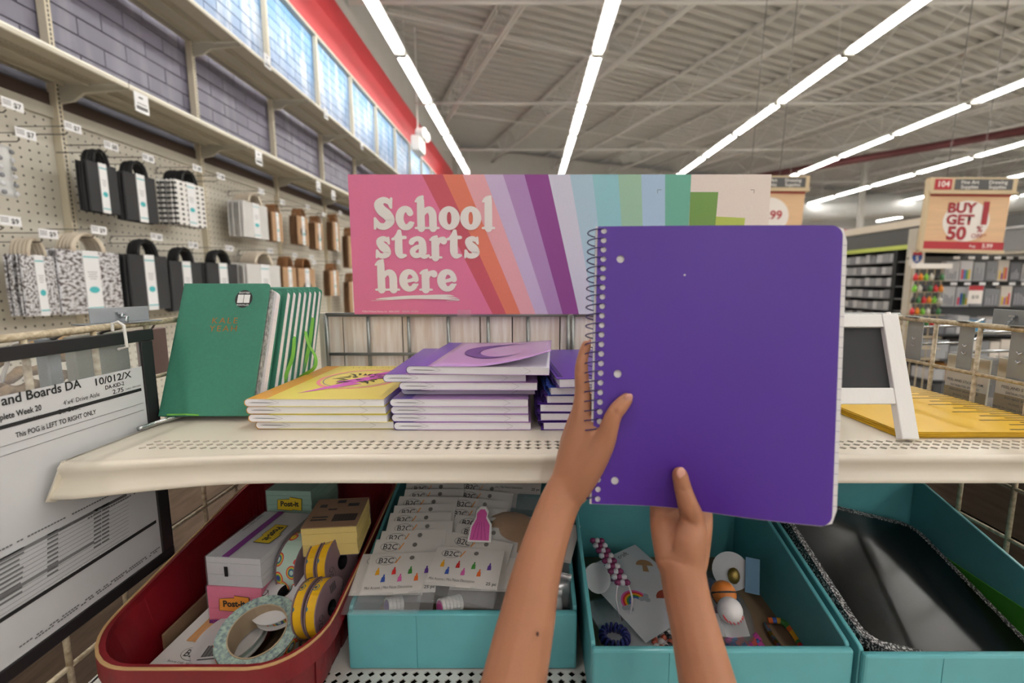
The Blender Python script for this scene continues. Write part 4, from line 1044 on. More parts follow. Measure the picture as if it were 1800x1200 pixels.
# ---------------------------------------------------------------- sticky note packs
film_pack = film('shrink_film', .10, .06)
tagy = mat('logo_yellow', (222, 190, 40), .5); tago = mat('logo_orange', (236, 150, 52), .5); purp_b = mat('purple_strip', (122, 40, 130), .5)
def logo(parent, T, w, m):
    h = w * .55; P0 = [(-.5, -.42), (.1, -.5), (.1, -.42), (.47, -.5), (.5, .38), (.02, .5), (.02, .36), (-.47, .3)]
    MB(T).flat([(x * w * 1.03, y * h * 1.06) for x, y in P0], .0002).build('logo_outline', black, parent)
    MB(T).flat([(x * w * .99, y * h) for x, y in P0], .0004).build('logo_tag', m, parent)
    text('logo_text', 'Post-it', w * .30, black, T @ Matrix.Translation((0, -w * .095, .0007)), parent, 'CENTER', bold=.035, xs=.92)
def note_pack(M, size, name_label, m, faces):
    w_, d_, h_ = size
    r = thing('sticky_note_pack', name_label, 'sticky notes', M=M, group='sticky note packs in the red basket')
    n = max(2, int(h_ / .008))
    q = MB(M)
    for i in range(n): z0 = h_ * i / n; q.span((.0004 * (i % 2), .0004 * ((i + 1) % 2), z0), (w_ - .0004 * (i % 3), d_ - .0003 * (i % 2), z0 + h_ / n - .0003))
    o = q.build('note_block', m, r); o['kind'] = 'stuff'
    MB(M).span((-.0008, -.0008, -.0004), (w_ + .0008, d_ + .0008, h_ + .0008)).build('clear_wrap', mat('wrap_film', (240, 242, 244), .10, alpha=.10, bump=.9, bscale=90), r)
    return r
mint = mat('mint_notes', (150, 190, 172), .6, var=.05, vscale=200, stretch=(.1, .1, 4)); whiten = mat('white_notes', (206, 204, 208), .6, var=.05, vscale=200)
pinkn = mat('pink_notes', (232, 110, 146), .55); yeln = mat('yellow_notes', (226, 198, 104), .6, var=.06, vscale=200, stretch=(.1, .1, 4))
def face_front(M, x, z, off=.0012): return M @ Matrix.Translation((x, -off, z)) @ XZ
def face_top(M, x, y, z, rot=0): return M @ Matrix.Translation((x, y, z + .0012)) @ Matrix.Rotation(radians(rot), 4, 'Z')
Z0 = BF + .0045
Mp = TR((-.450, .586, Z0), rz=-1); pk1 = note_pack(Mp, (.077, .235, .083), 'pink sticky note cube pack with orange logo, front of the basket', pinkn, 0)
logo(pk1, face_front(Mp, .038, .058), .043, tago)
MB(Mp).span((.0005, -.0016, .028), (.0765, -.0012, .033)).build('purple_strip', purp_b, pk1)
text('print', 'notes', .0068, black, face_front(Mp, .005, .020), pk1, bold=.02); text('print', 'feuillets', .0068, black, face_front(Mp, .034, .020), pk1, bold=.02)
text('print', 'Super Sticky   Super collants', .0036, pinkn, face_front(Mp, .006, .0292, .0018), pk1)
q = MB(face_front(Mp, 0, 0))
for i in range(2):
    for j in range(9): q.box((.006 + j * .0034, .010 - i * .004, .0003), (.0022, .0024, .0002))
q.build('small_print', ink, pk1)
Mp2 = TR((-.372, .665, Z0), rz=3); pk2 = note_pack(Mp2, (.052, .12, .075), 'pink sticky note pack lying behind the white pack', mat('pink_notes', (0, 0, 0)), 0)
Mw = TR((-.448, .587, Z0 + .0842), rz=-5); pw = note_pack(Mw, (.080, .125, .043), 'white sticky note pack with purple strip on top of pink pack', whiten, 0)
MB(Mw).span((.024, 0, .0440), (.034, .125, .0444)).build('purple_strip', purp_b, pw)
logo(pw, face_top(Mw, .058, .060, .0432, -90) @ Matrix.Scale(1, 4), .050, tagy)
MB(Mw).span((.027, -.0016, .0155), (.032, -.0012, .030)).build('black_mark', black, pw)
text('print', 'Super Sticky notes\nSuper collants\n3 x 3 in', .0062, ink, face_top(Mw, .005, .11, .0434, -90), pw)
Mg = TR((-.440, .722, Z0 + .0846), rz=-2); pg = note_pack(Mg, (.077, .095, .074), 'mint green sticky note pack with yellow logo at the basket back', mint, 0)
logo(pg, face_front(Mg, .040, .052), .042, tagy)
MB(Mg).span((.0005, -.0016, .018), (.0765, -.0012, .025)).build('purple_strip', purp_b, pg)
text('print', '3M', .010, mat('red_print', (200, 30, 40), .5), face_front(Mg, .058, .006), pg, bold=.03)
My = TR((-.322, .605, -.388), rx=4, rz=6); py_ = note_pack(My, (.076, .076, .044), 'pale yellow sticky note pack with kraft barcode label on top', yeln, 0)
MB(My).span((0, 0, .0448), (.076, .076, .0455)).build('kraft_label', mat('kraft_label', (150, 118, 92), .7), py_)
q = MB(My)
for i in range(22): q.box((.038 + i * .0015, .022, .0459), (.0007 if i % 3 else .0012, .018, .0003))
for (x, y, a, b_) in ((.014, .055, .010, .008), (.038, .066, .012, .008), (.058, .056, .016, .008), (.018, .025, .022, .003), (.018, .018, .022, .003), (.03, .045, .012, .003)): q.box((x, y, .0459), (a, b_, .0003))
q.build('barcode', ink, py_)
# ---------------------------------------------------------------- ribbon spools
def vor_mat(name, base, cols, scale):
    m = mat(name, base, .35); nt = m.node_tree; b = nt.nodes['Principled BSDF']
    tc = nt.nodes.new('ShaderNodeTexCoord'); v = nt.nodes.new('ShaderNodeTexVoronoi'); v.inputs['Scale'].default_value = scale; v.inputs['Randomness'].default_value = .6
    nt.links.new(tc.outputs['Object'], v.inputs['Vector']); r = nt.nodes.new('ShaderNodeValToRGB'); r.color_ramp.interpolation = 'CONSTANT'
    el = r.color_ramp.elements; el[0].position = 0; el[0].color = lin(cols[0][1]) + (1,); el[1].position = cols[1][0]; el[1].color = lin(cols[1][1]) + (1,)
    for p, c in cols[2:]: e = el.new(p); e.color = lin(c) + (1,)
    nt.links.new(v.outputs['Distance'], r.inputs[0]); nt.links.new(r.outputs[0], b.inputs['Base Color']); return m
yrib = vor_mat('yellow_atom_ribbon', (226, 176, 30), [(0, (40, 74, 96)), (.12, (226, 176, 30)), (.22, (60, 120, 140)), (.30, (226, 176, 30))], 62)
rrib = vor_mat('rainbow_ribbon', (180, 206, 190), [(0, (180, 206, 190)), (.16, (60, 70, 150)), (.22, (90, 160, 90)), (.28, (226, 190, 60)), (.34, (212, 70, 60)), (.42, (186, 210, 196))], 44)
rolled = mat('rolled_ribbon_edge', (172, 192, 176), .6, var=1., vscale=220, rgb2=(96, 112, 120))
spool_w = mat('spool_card', (214, 212, 212), .5); spool_d = mat('spool_grey_card', (120, 98, 104), .6)
def spool(M, label, r, wd, rib, flange_m, hole=.012, rr=None, lab=True, barcode=False):
    """axis along local z from 0 to wd; the face seen is at z = wd"""
    o = thing('ribbon_spool', label, 'ribbon spool', M=M, group='ribbon spools in the red basket')
    rr = rr or r * .9
    MB(M).lathe([(hole, .002), (rr, .002), (rr, wd - .002), (hole, wd - .002)], 36, closed=True).build('ribbon_winding', rib, o, smooth=False)
    for z in (0, wd - .0016): MB(M).lathe([(hole, z), (r, z), (r, z + .0016), (hole, z + .0016)], 36, closed=True).build('flange', flange_m, o)
    MB(M).lathe([(hole * .99, .0), (hole * .99, wd), (hole * .93, wd), (hole * .93, 0)], 20, closed=True).build('core', dark, o)
    if lab:
        T = M @ Matrix.Translation((0, 0, wd + .0003))
        text('print', 'B2C', r * .30, ink, T @ Matrix.Translation((-r * .62, -r * .1, 0)) @ rotm(0, 0, 75), o, 'CENTER', bold=.01)
        q = MB(T); stroke(q, [(-r * .68 + r * .17 * cos(a), -r * .08 + r * .26 * sin(a), .0006) for a in [2 * pi * i / 16 for i in range(16)]], closed=True, k=2); q.build('logo_ring', ink, o)
        q = MB(T)
        for i in range(4): q.box((r * .1 + i * .0035, r * .62, 0), (.0022, r * .3, .0002)); q.box((r * .62 + i * .003, r * .0 + i * .004, 0), (.0016, r * .2, .0002))
        q.build('print_lines', ink, o)
    if barcode:
        q = MB(M @ Matrix.Translation((-r * .45, -r * .45, wd + .0003)))
        for i in range(16): q.box((i * .0016, 0, 0), (.0008 if i % 3 else .0013, r * .36, .0002))
        q.box((.012, -r * .26, 0), (.03, .0014, .0002)); q.build('barcode', ink, o)
    return o
def axis(c, n, up=(0, 1, 0)):
    n = Vector(n).normalized(); x = Vector(up).cross(n).normalized(); y = n.cross(x); return frame(c, x, y)
spool(axis(P(508, 1032, .640) - Vector((0, 0, .014)), (-.24, -.34, .9)), 'white faced ribbon spool leaning beside the pink sticky notes', .047, .014, rrib, spool_w, .0105)
spool(axis(P(543, 1068, .612) , (.97, -.12, .18), (0, 0, 1)), 'yellow ribbon spool with blue atom print, inner of the front pair', .037, .016, yrib, spool_d, .010, rr=.0358, lab=False)
spool(axis(P(543, 1068, .612) + Vector((.0172, -.002, .002)), (.97, -.12, .12), (0, 0, 1)), 'yellow ribbon spool with blue atom print, outer of the front pair', .037, .016, yrib, spool_d, .010, rr=.0358, lab=True)
spool(axis(P(527, 985, .69), (.93, -.3, .1), (0, 0, 1)), 'rainbow print ribbon spool under the pale yellow notes', .046, .036, rrib, spool_d, .012, rr=.0445, lab=False)
spool(axis(P(566, 988, .665), (.95, -.2, .16), (0, 0, 1)), 'yellow ribbon spool under the pale yellow sticky notes', .037, .016, yrib, spool_d, .011, rr=.0358, lab=False)
spool(axis(P(566, 988, .665) + Vector((.0175, -.003, .003)), (.95, -.2, .16), (0, 0, 1)), 'yellow ribbon spool with grey flange by the basket back wall', .037, .016, yrib, spool_d, .011, rr=.0358, lab=True)
spool(axis(P(408, 1130, .615), (-.10, -.16, .96)), 'white barcode faced ribbon spool under the open rainbow roll', .044, .012, rrib, spool_w, .011, lab=False, barcode=True)
Mr = axis(P(462, 1138, .595), (.10, -.34, .92)); ro = thing('ribbon_roll', 'open roll of rainbow ribbon with cardboard core at basket front', 'ribbon roll', M=Mr)
MB(Mr).lathe([(.034, .0), (.047, .0), (.047, .038), (.0335, .038)], 40, closed=True).build('ribbon_winding', rolled, ro)
MB(Mr).lathe([(.0476, .002), (.0480, .002), (.0480, .036), (.0476, .036)], 40, closed=True).build('outer_turn', rrib, ro)
MB(Mr).lathe([(.0325, -.001), (.034, -.001), (.034, .039), (.0325, .039)], 40, closed=True).build('cardboard_core', mat('core_board', (168, 148, 122), .8), ro)
Mk = TR((-.492, .503, BF + .007), rx=7, rz=-10); pk = thing('craft_stick_pack', 'white sleeve of wooden craft sticks with rounded window', 'craft pack', M=Mk)
MB(Mk).span((0, 0, 0), (.088, .12, .012)).build('sleeve', white_card, pk, bev=.001)
for i in range(6): MB(Mk).span((.018 + i * .0088, .062, .0122), (.0262 + i * .0088, .104, .0132)).build('wooden_stick', mat('natural_wood', (222, 164, 104), .6, var=.2, vscale=60, stretch=(3, .3, 1)), pk, bev=.0006, seg=1)
text('brand_print', 'B2C', .014, ink, Mk @ Matrix.Translation((.045, .042, .0124)), pk, 'CENTER', bold=.01)
q = MB(Mk @ Matrix.Translation((.045, .0468, .0123))); stroke(q, [(.017 * cos(a), .0095 * sin(a), .0006) for a in [2 * pi * i / 20 for i in range(20)]], closed=True, k=2); q.build('logo_ring', ink, pk)
q = MB(Mk @ Matrix.Translation((.066, .046, .0125))); stroke(q, [(-.003, -.006, .0018), (.004, .007, .0018)]); q.build('orange_slash', tago, pk)
text('print', 'Born to Craft   Né pour créer', .0042, ink, Mk @ Matrix.Translation((.046, .032, .0124)), pk, 'CENTER'); text('print', 'Chubby sticks', .009, ink, Mk @ Matrix.Translation((.012, .012, .0124)), pk)
# ---------------------------------------------------------------- mini accent packs
card_m = mat('pack_card', (214, 210, 204), .5)
tcol = [mat('print_%d' % i, c, .55) for i, c in enumerate(((228, 164, 34), (206, 44, 44), (62, 134, 56), (92, 58, 142), (56, 86, 168), (214, 98, 166), (226, 106, 44)))]
CW, CH = .100, .066
def tassel(q, x, y, s, mi): q.flat([(x - .20 * s, y - .5 * s), (x + .26 * s, y - .46 * s), (x + .2 * s, y + .05 * s), (x + .10 * s, y + .24 * s), (x + .12 * s, y + .44 * s), (x + .02 * s, y + .5 * s), (x - .06 * s, y + .42 * s), (x - .05 * s, y + .24 * s), (x - .18 * s, y + .05 * s)], .0010, mi=mi)
def make_pack(full=True):
    r = thing('accent_pack', 'x', 'craft pack'); I = Matrix.Identity(4)
    MB().span((-CW / 2, 0, 0), (CW / 2, CH, .0007)).build('header_card', card_m, r)
    text('brand_print', 'B2C', .0125, ink, Matrix.Translation((-.026, CH - .0165, .0009)), r, 'CENTER', bold=.01)
    q = MB(Matrix.Translation((-.026, CH - .0122, .0009))); stroke(q, [(.0145 * cos(a), .0072 * sin(a), .0005) for a in [2 * pi * i / 18 for i in range(18)]], closed=True, k=2); q.build('logo_ring', ink, r)
    q = MB(Matrix.Translation((-.010, CH - .012, .0010))); stroke(q, [(-.002, -.005, .0016), (.003, .0055, .0016)]); q.build('orange_slash', tago, r)
    MB(Matrix.Translation((.010, CH - .009, .0010))).disc(.0035, 14).build('hang_hole', mat('hole_grey', (110, 106, 100), .7), r)
    if full:
        q = MB()
        for i in range(4): tassel(q, -.034 + i * .0225, .036, .0125, i)
        for i in range(3): tassel(q, -.024 + i * .0225, .0245, .0125, 4 + i)
        o = q.build('tassel_print', tcol, r); o['kind'] = 'stuff'
        text('print', 'Mini Accents | Mini Pièces Décoratives', .0062, ink, Matrix.Translation((-.046, .008, .0009)), r, xs=.66)
        text('print', '25 pc', .0066, ink, Matrix.Translation((.034, .006, .0009)), r, bold=.02)
    q = MB(); q.grid(lambda u, v: (-CW / 2 + u * CW, -.028 + v * .03, .002 + .0025 * sin(9 * u + 3) * sin(5 * v)), 8, 4); q.build('clear_pouch', film('pouch_film', .14, .07), r, smooth=True)
    return r
PF, PB_ = make_pack(True), make_pack(False); used = set()
def place(proto, M, label):
    if proto.name not in used: used.add(proto.name); proto.matrix_local = M; proto['label'] = label; proto['group'] = 'mini accent packs in the left teal bin'; WM[proto.name] = M
    else: dup(proto, M, label, 'mini accent packs in the left teal bin')
place(PF, TR((-.176, .560, -.412), rx=16, rz=4), 'accent pack card with tassel print, front left in the teal bin')
place(PF, TR((-.093, .562, -.404), rx=14, rz=-7), 'accent pack card with tassel print, front centre in the teal bin')
place(PB_, TR((-.195, .568, -.420), rx=18, rz=1), 'blank lower accent pack card jutting left of the front pair')
place(PB_, TR((-.060, .574, -.418), rx=15, rz=-3), 'accent pack card peeking out right under the front centre card')
rnd = random.Random(21)
for i in range(13):
    a = 26 + i * 2.2; y = .592 + i * .0165; z = -.418 + i * .0042
    place(PB_, TR((-.178 + .004 * i * .5 + (rnd.random() - .5) * .012, y, z), rx=a, ry=(rnd.random() - .5) * 3, rz=(rnd.random() - .5) * 7), 'accent pack card in the left fanned row, %s from the front' % ORD[i])
for i in range(9):
    y = .598 + i * .019; z = -.420 + i * .0045
    place(PB_, TR((-.083 + (rnd.random() - .5) * .022, y, z), rx=30 + i * 2.5, ry=(rnd.random() - .5) * 6, rz=-12 + (rnd.random() - .5) * 16), 'accent pack card in the middle fanned row, %s from the front' % ORD[i])
place(PF, TR((-.030, .735, -.355), rx=40, ry=-4, rz=-14), 'accent pack card with tassel print standing at the bin back')
place(PB_, TR((-.046, .765, -.345), rx=48, ry=3, rz=8), 'accent pack card peeking out behind the standing tassel card')
place(PB_, TR((.014, .64, -.41), rx=24, rz=-20), 'small accent pack card by the right wall of the left bin')
T = TR((-.074, .655, -.371), rx=46, rz=-4)
tp = thing('tassel_cutout', 'pink wooden tassel cutout with white edge in the left teal bin', 'craft cutout', M=T)
q = MB(T); base = [(-.018, -.022), (.018, -.022), (.017, .004), (.009, .016), (.010, .024), (.005, .031), (-.003, .031), (-.009, .024), (-.009, .014), (-.016, .0)]
q.prism(base, .003); q.build('white_blank', white_card, tp, bev=.0008)
MB(T).flat([(x * .82, y * .86 - .0008) for x, y in base], .0032).build('pink_paint', mat('pink_paint', (206, 84, 160), .5), tp)
q = MB(T)
for i in range(4): stroke(q, [(-.010 + i * .0065, -.018, .0008), (-.005 + i * .0032, .006, .0006)], z=.0034)
q.build('strand_line', mat('deep_pink', (150, 50, 118), .6), tp)
wd = thing('wood_piece_bag', 'clear bag of tan wooden pieces behind the tassel cutout', 'craft pack', M=TR((-.035, .68, -.40)))
MD = TR((-.03, .675, -.392), rx=34, rz=-14); q = MB(MD); q.sphere((0, 0, .004), (.05, .034, .012), 16, 8); q.build('wooden_pieces', mat('tan_wood', (176, 132, 84), .65, var=.25, vscale=30), wd, smooth=True)
MB(MD).grid(lambda u, v: (-.06 + u * .12, -.045 + v * .1, .018 + .003 * sin(12 * u) * sin(9 * v)), 12, 10).build('clear_pouch', film('pouch_film', .14, .07), wd, smooth=True)
# loose round pieces showing at the front of the bag
DV = Vector((.80, .55, -.18)).normalized()
for k, (x, y) in enumerate(((-.122, .570), (-.195, .572))):
    r = thing('wooden_disc_stack', ['stack of white wooden discs with purple face at the left bin front', 'short stack of white discs with purple face in the left bin'][k], 'craft pieces', M=TR((x, y, -.440)))
    for i in range(6 - 2 * k):
        MB().cyl(Vector((x, y, -.440)) + DV * (i * .0052), Vector((x, y, -.440)) + DV * (i * .0052 + .0046), .0115, n=20).build('disc', white_card, r)
    MB().cyl(Vector((x, y, -.440)) - DV * .0007, Vector((x, y, -.440)) - DV * .0001, .0092, n=20).build('painted_face', tcol[5] if k == 0 else tcol[3], r)
for k, x in enumerate((.030, .045)):
    r = tag(MB(TR((x, .57 + .03 * k, -.51), rx=4)).grid(lambda u, v: (-.014 + u * .028, .004 * sin(14 * v + u * 3) + .0025 * sin(31 * v), v * .105), 5, 16).build('cellophane_pack', mat('crinkled_silver_film', (214, 214, 216), .16, metal=.5, alpha=.8), smooth=True, solid=.006),
            ['crinkled cellophane pack by the right wall of left teal bin', 'second crinkled cellophane pack against the left bin wall'][k], 'craft pack')
# ---------------------------------------------------------------- middle bin: stickers, bracelets, beads
F2 = LSZ + .0062
def on_f(px, py, h=0.): return on_z(px, py, F2 + h)
sticker_w = mat('sticker_sheet_white', (200, 202, 206), .35)
Ms = Matrix.Translation((.176, .668, F2 + .028)) @ rotm(9, -3, 31)
ss = thing('sticker_sheet', 'white sticker sheet with rainbow, mushrooms and flower in the middle bin', 'stickers', M=Ms)
MB(Ms).span((-.062, -.075, 0), (.062, .075, .001)).build('sheet', sticker_w, ss)
q = MB(Ms)
for k, c in enumerate(range(5)): stroke(q, [(-.026 + (.021 - k * .003) * cos(a), -.018 + (.021 - k * .003) * sin(a), .0031) for a in [radians(8 + 164 * i / 10) for i in range(11)]], z=.0012, mi=k, rnd=False)
q.build('rainbow_sticker', [tcol[5], tcol[1], tcol[0], tcol[2], tcol[4]], ss)
q = MB(Ms)
for sxx in (-1, 1):
    for (a, b_) in ((0, 0), (.005, .003), (-.005, .002), (.002, -.004)): q.disc(.0045, 10, .0014 + .0001 * abs(a), c=(-.026 + sxx * .017 + a, -.020 + b_))
q.build('glitter_cloud', mat('glitter', (206, 212, 222), .25, metal=.4), ss)
brownm = mat('mushroom_red', (150, 66, 46), .5); tanm = mat('mushroom_tan', (160, 122, 84), .5); plum = mat('plum_sticker', (96, 70, 96), .5)
for k, (x, y, s, rz, cap) in enumerate(((.024, -.038, 1.0, -30, brownm), (.040, .030, .75, -35, tanm))):
    T = Ms @ Matrix.Translation((x, y, .0012)) @ rotm(0, 0, rz)
    MB(T).flat([(-.006 * s, -.018 * s), (.007 * s, -.018 * s), (.005 * s, 0), (-.005 * s, 0)], .0001).build('mushroom_stem', tanm, ss)
    MB(T).flat([(.019 * s * cos(a), .017 * s * sin(a)) for a in [pi * i / 10 for i in range(11)]], .0002).build('mushroom_cap', cap, ss)
q = MB(Ms @ Matrix.Translation((-.024, .046, .0012)))
for k in range(10):
    a = 2 * pi * k / 10; q.disc(.006, 8, .0001 + .00002 * k, c=(.0125 * cos(a), .0125 * sin(a)))
q.build('flower_petals', plum, ss); MB(Ms @ Matrix.Translation((-.024, .046, .0015))).disc(.0095, 12, .0002).build('flower_center', mat('flower_brown', (126, 88, 62), .6), ss)
text('print', 'craft', .012, ink, Ms @ Matrix.Translation((.012, .062, .0012)), ss)
Ms2 = Matrix.Translation((.165, .615, F2 + .0035)) @ rotm(1, 0, 18); s2 = thing('sticker_sheet', 'white sticker sheet lying under the rainbow sheet', 'stickers', M=Ms2)
MB(Ms2).span((-.06, -.075, 0), (.06, .07, .001)).build('sheet', sticker_w, s2); MB(Ms2).grid(lambda u, v: (-.064 + u * .128, -.078 + v * .15, .002 + .001 * sin(9 * u)), 6, 6).build('clear_sleeve', film('pouch_film', .14), s2)
# bracelets, tags and beads
r = thing('hair_coil', 'blue spiral hair tie near the front of middle bin', 'hair tie', on_f(1080, 1120)); c = on_f(1080, 1118, .011)
pts = [(c.x + (.017 + .004 * cos(16 * t)) * cos(t), c.y + (.017 + .004 * cos(16 * t)) * sin(t), c.z + .006 * sin(16 * t)) for t in [2 * pi * i / 220 for i in range(220)]]
MB().tube(pts, .0021, 5, closed=True).build('coil', mat('navy_plastic', (40, 44, 110), .3), r, smooth=True)
r = thing('braided_bracelet', 'maroon and white braided lanyard bracelet against the middle bin wall', 'bracelet', on_f(1062, 975))
mar = mat('maroon_cord', (124, 36, 84), .5); wcord = mat('white_cord', (206, 200, 206), .5)
a0, a1 = Vector((.112, .700, -.420)), Vector((.142, .640, -.452))
for k in range(9):
    p = a0.lerp(a1, k / 8)
    for s in (-1, 0, 1): MB().sphere((p.x + s * .007, p.y, p.z), (.0055, .005, .0045), 8, 5, mi=0).build('braid_knot', mar if (k + s) % 2 else wcord, r, smooth=True)
for s in (-1, 1):
    MB().tube(smooth_path([(a1.x + s * .007, a1.y, a1.z), (a1.x + s * .012, a1.y - .014, a1.z - .014), (a1.x + s * .008, a1.y - .02, a1.z - .035), (a1.x + s * .002, a1.y - .012, F2 + .002)], 4), .0016, 6).build('cord_end', wcord, r, smooth=True)
MB(Matrix.Translation((.108, .665, -.462)) @ rotm(50, 0, 20)).cyl((0, 0, 0), (0, 0, .0008), .022, n=24).build('round_card_tag', sticker_w, r)
bag = thing('bead_bag', 'clear bag with baseball and basketball beads and blue pieces in the middle bin', 'bead pack', (.28, .62, F2))
MB().sphere((.285, .640, F2 + .0225), (.045, .085, .020), 18, 10, M=None).build('clear_bag', mat('bag_film', (190, 196, 206), .12, alpha=.22, bump=.8, bscale=60), bag, smooth=True)
bc = P(1272, 1043, .625); MB().sphere(bc, .0165, 20, 14).build('basketball_bead', mat('ball_orange', (206, 120, 48), .5), bag, smooth=True)
q = MB(); q.tube([(bc.x + .0167 * cos(t), bc.y - .0167 * abs(sin(t)) * .7, bc.z + .0167 * sin(t) * .7) for t in [pi * 2 * i / 24 for i in range(24)]], .0009, 4, closed=True)
q.tube([(bc.x + .0168 * cos(t), bc.y - .0168 * sin(t) * .75, bc.z + .0168 * sin(t) * .55 + .002) for t in [pi * i / 12 for i in range(13)]], .0009, 4); q.build('ball_seam', black, bag)
bb = P(1283, 1072, .585); MB().sphere(bb, .0155, 20, 14).build('baseball_bead', mat('ball_white', (222, 218, 218), .4), bag, smooth=True)
q = MB()
for k in range(9):
    t = radians(200 + k * 17.5); u = Vector((cos(t) * .75, -.62, sin(t) * .45 + .1)).normalized() * .0157
    q.beam(Vector(bb) + u + Vector((-.0014, 0, .002)), Vector(bb) + u + Vector((.0014, 0, -.002)), .001, .001)
q.build('ball_stitch', mat('stitch_red', (206, 34, 48), .5), bag)
for k, (x, y, z, rx_, c) in enumerate(((.30, .68, .022, 12, (46, 70, 130)), (.315, .655, .016, 14, (60, 110, 150)), (.29, .63, .012, 12, (110, 40, 60)), (.275, .66, .014, 11, (90, 56, 120)), (.325, .69, .03, 12, (70, 130, 170)))):
    MB().sphere((x, y, F2 + z), (rx_ / 1000, .018, .008), 10, 6).build('foil_piece', mat('foil_%d' % k, c, .3, metal=.3), bag, smooth=True)
MB(Matrix.Translation(P(1278, 1100, .575)) @ rotm(35, 0, 0)).grid(lambda u, v: (-.022 + u * .046, -.012 + v * .026, .003 * sin(8 * u)), 6, 6).build('white_label', film('white_label_film', .3, .2), bag, smooth=True)
card = thing('oval_card_pack', 'oval backing card with blue ribbon pack at the back of middle bin', 'craft pack', (.30, .74, F2)); T = Matrix.Translation(P(1285, 1003, .72)) @ rotm(62, 0, -22)
MB(T).cyl((0, 0, 0), (0, 0, .001), .028, n=28).build('oval_card', sticker_w, card); MB(T).box((.03, .0, .004), (.02, .05, .006)).build('blue_ribbon', mat('pale_blue_ribbon', (92, 138, 170), .5), card)
MB(T).sphere((.004, -.006, .004), (.009, .012, .004), 12, 6).build('trinket', mat('brassy', (140, 120, 60), .3, metal=.6), card, smooth=True)
def strand(name, label, pts, cols, rad, rnd):
    r = thing(name, label, 'bracelet', pts[0]); pp = smooth_path([tuple(p) for p in pts], 8); L = 0; last = None; k = 0; out = []
    for i in range(1, len(pp)):
        seg = Vector(pp[i]) - Vector(pp[i - 1]); n = max(1, int(seg.length / .0022))
        for j in range(n): out.append(Vector(pp[i - 1]) + seg * (j / n))
    acc = 0; prev = out[0]
    for p in out:
        if (p - prev).length > rad * 1.1:
            d = (p - prev).normalized(); MB().cyl(prev, p - d * .0002, rad, n=8).build('bead', cols[rnd.randrange(len(cols))], r, smooth=False); prev = p
    return r
cw = [tcol[0], tcol[6], tcol[4], tcol[2], tcol[1]]; rb_ = random.Random(4)
z_ = F2 + .004
strand('bead_bracelet', 'colourful disc bead bracelet looping near the middle bin front right', [on_f(1350, 1090, .01), on_f(1375, 1092, .012), on_f(1392, 1110, .008), on_f(1405, 1130, .006), on_f(1415, 1150, .005)], cw, .0042, rb_)
strand('metal_bead_bracelet', 'silver and gold bead strand with yellow star bead in the middle bin', [on_f(1345, 1096, .006), on_f(1352, 1110, .005), on_f(1362, 1125, .005), on_f(1375, 1140, .005), on_f(1390, 1156, .005)], [mat('silver_bead', (196, 196, 200), .2, metal=.9), mat('gold_bead', (200, 160, 60), .25, metal=.9), mat('silver_bead', (0, 0, 0))], .0035, rb_)
pm = [mat('magenta_bead', (206, 70, 160), .4), mat('blue_bead', (56, 96, 170), .4), mat('coral_bead', (214, 92, 84), .4)]
bw = [mat('soccer_white', (214, 208, 206), .4), mat('soccer_black', (36, 32, 34), .4), mat('rust_bead', (172, 84, 62), .4)]
for k, (px0, px1, py0, py1, cc, n, lab, nm) in enumerate(((1276, 1340, 1118, 1144, pm, 26, 'loose pink and blue bead by the front of the middle bin', 'loose_bead'), (1150, 1182, 1112, 1140, bw, 20, 'tiny soccer ball patterned bead beside the forearm in middle bin', 'ball_bead'))):
    for i in range(n):
        p = on_f(px0 + (px1 - px0) * rnd.random(), py0 + (py1 - py0) * rnd.random(), .0042)
        q = MB(); (q.sphere(p, .0048, 8, 6) if k else q.cyl(p - Vector((.003, 0, .002)), p + Vector((.003, .001, .002)), .0048, n=8))
        tag(q.build(nm, cc[i % len(cc)], smooth=bool(k)), lab, 'bead', ('loose pink and blue beads', 'tiny soccer ball beads')[k])
# ---------------------------------------------------------------- black glossy board in the right bin
bd = thing('black_board', 'large black glossy lap board with speckled edge lying in the right bin', 'board', (.545, .63, LSZ))
x0, x1, y0, y1, zb_ = B3[0] + .010, B3[1] - .016, .4925, .781, -.424
TB = Matrix.Translation((x0 + .001, y0 + .002, -.4300)) @ rotm(0, 14.0, 0) @ rotm(14.5, 0, 0) @ Matrix.Diagonal((.97, .97, 1, 1)) @ Matrix.Translation((-x0, -y0, -zb_))
MB().prism([(x, y) for x, y in rr_path(x0 + .010, x1 - .010, y0 + .010, y1 - .010, .022)], .0124, TB @ Matrix.Translation((0, 0, zb_ - .012))).build('board_face', mat('gloss_black', (12, 12, 13), .22, bump=.05, bscale=12, spec=.28), bd)
spk = mat('speckled_edge', (22, 22, 24), .45); nt = spk.node_tree; v = nt.nodes.new('ShaderNodeTexNoise'); v.inputs['Scale'].default_value = 420; tc = nt.nodes.new('ShaderNodeTexCoord'); nt.links.new(tc.outputs['Object'], v.inputs['Vector'])
rp = nt.nodes.new('ShaderNodeValToRGB'); rp.color_ramp.interpolation = 'CONSTANT'; rp.color_ramp.elements[0].color = (.01, .01, .012, 1); rp.color_ramp.elements[1].position = .54; rp.color_ramp.elements[1].color = lin((200, 200, 198)) + (1,)
nt.links.new(v.outputs[0], rp.inputs[0]); nt.links.new(rp.outputs[0], nt.nodes['Principled BSDF'].inputs['Base Color'])
q = MB(TB); o_ = rr_path(x0, x1, y0, y1, .030, 8); i_ = rr_path(x0 + .0105, x1 - .0105, y0 + .0105, y1 - .0105, .020, 8); n = len(o_)
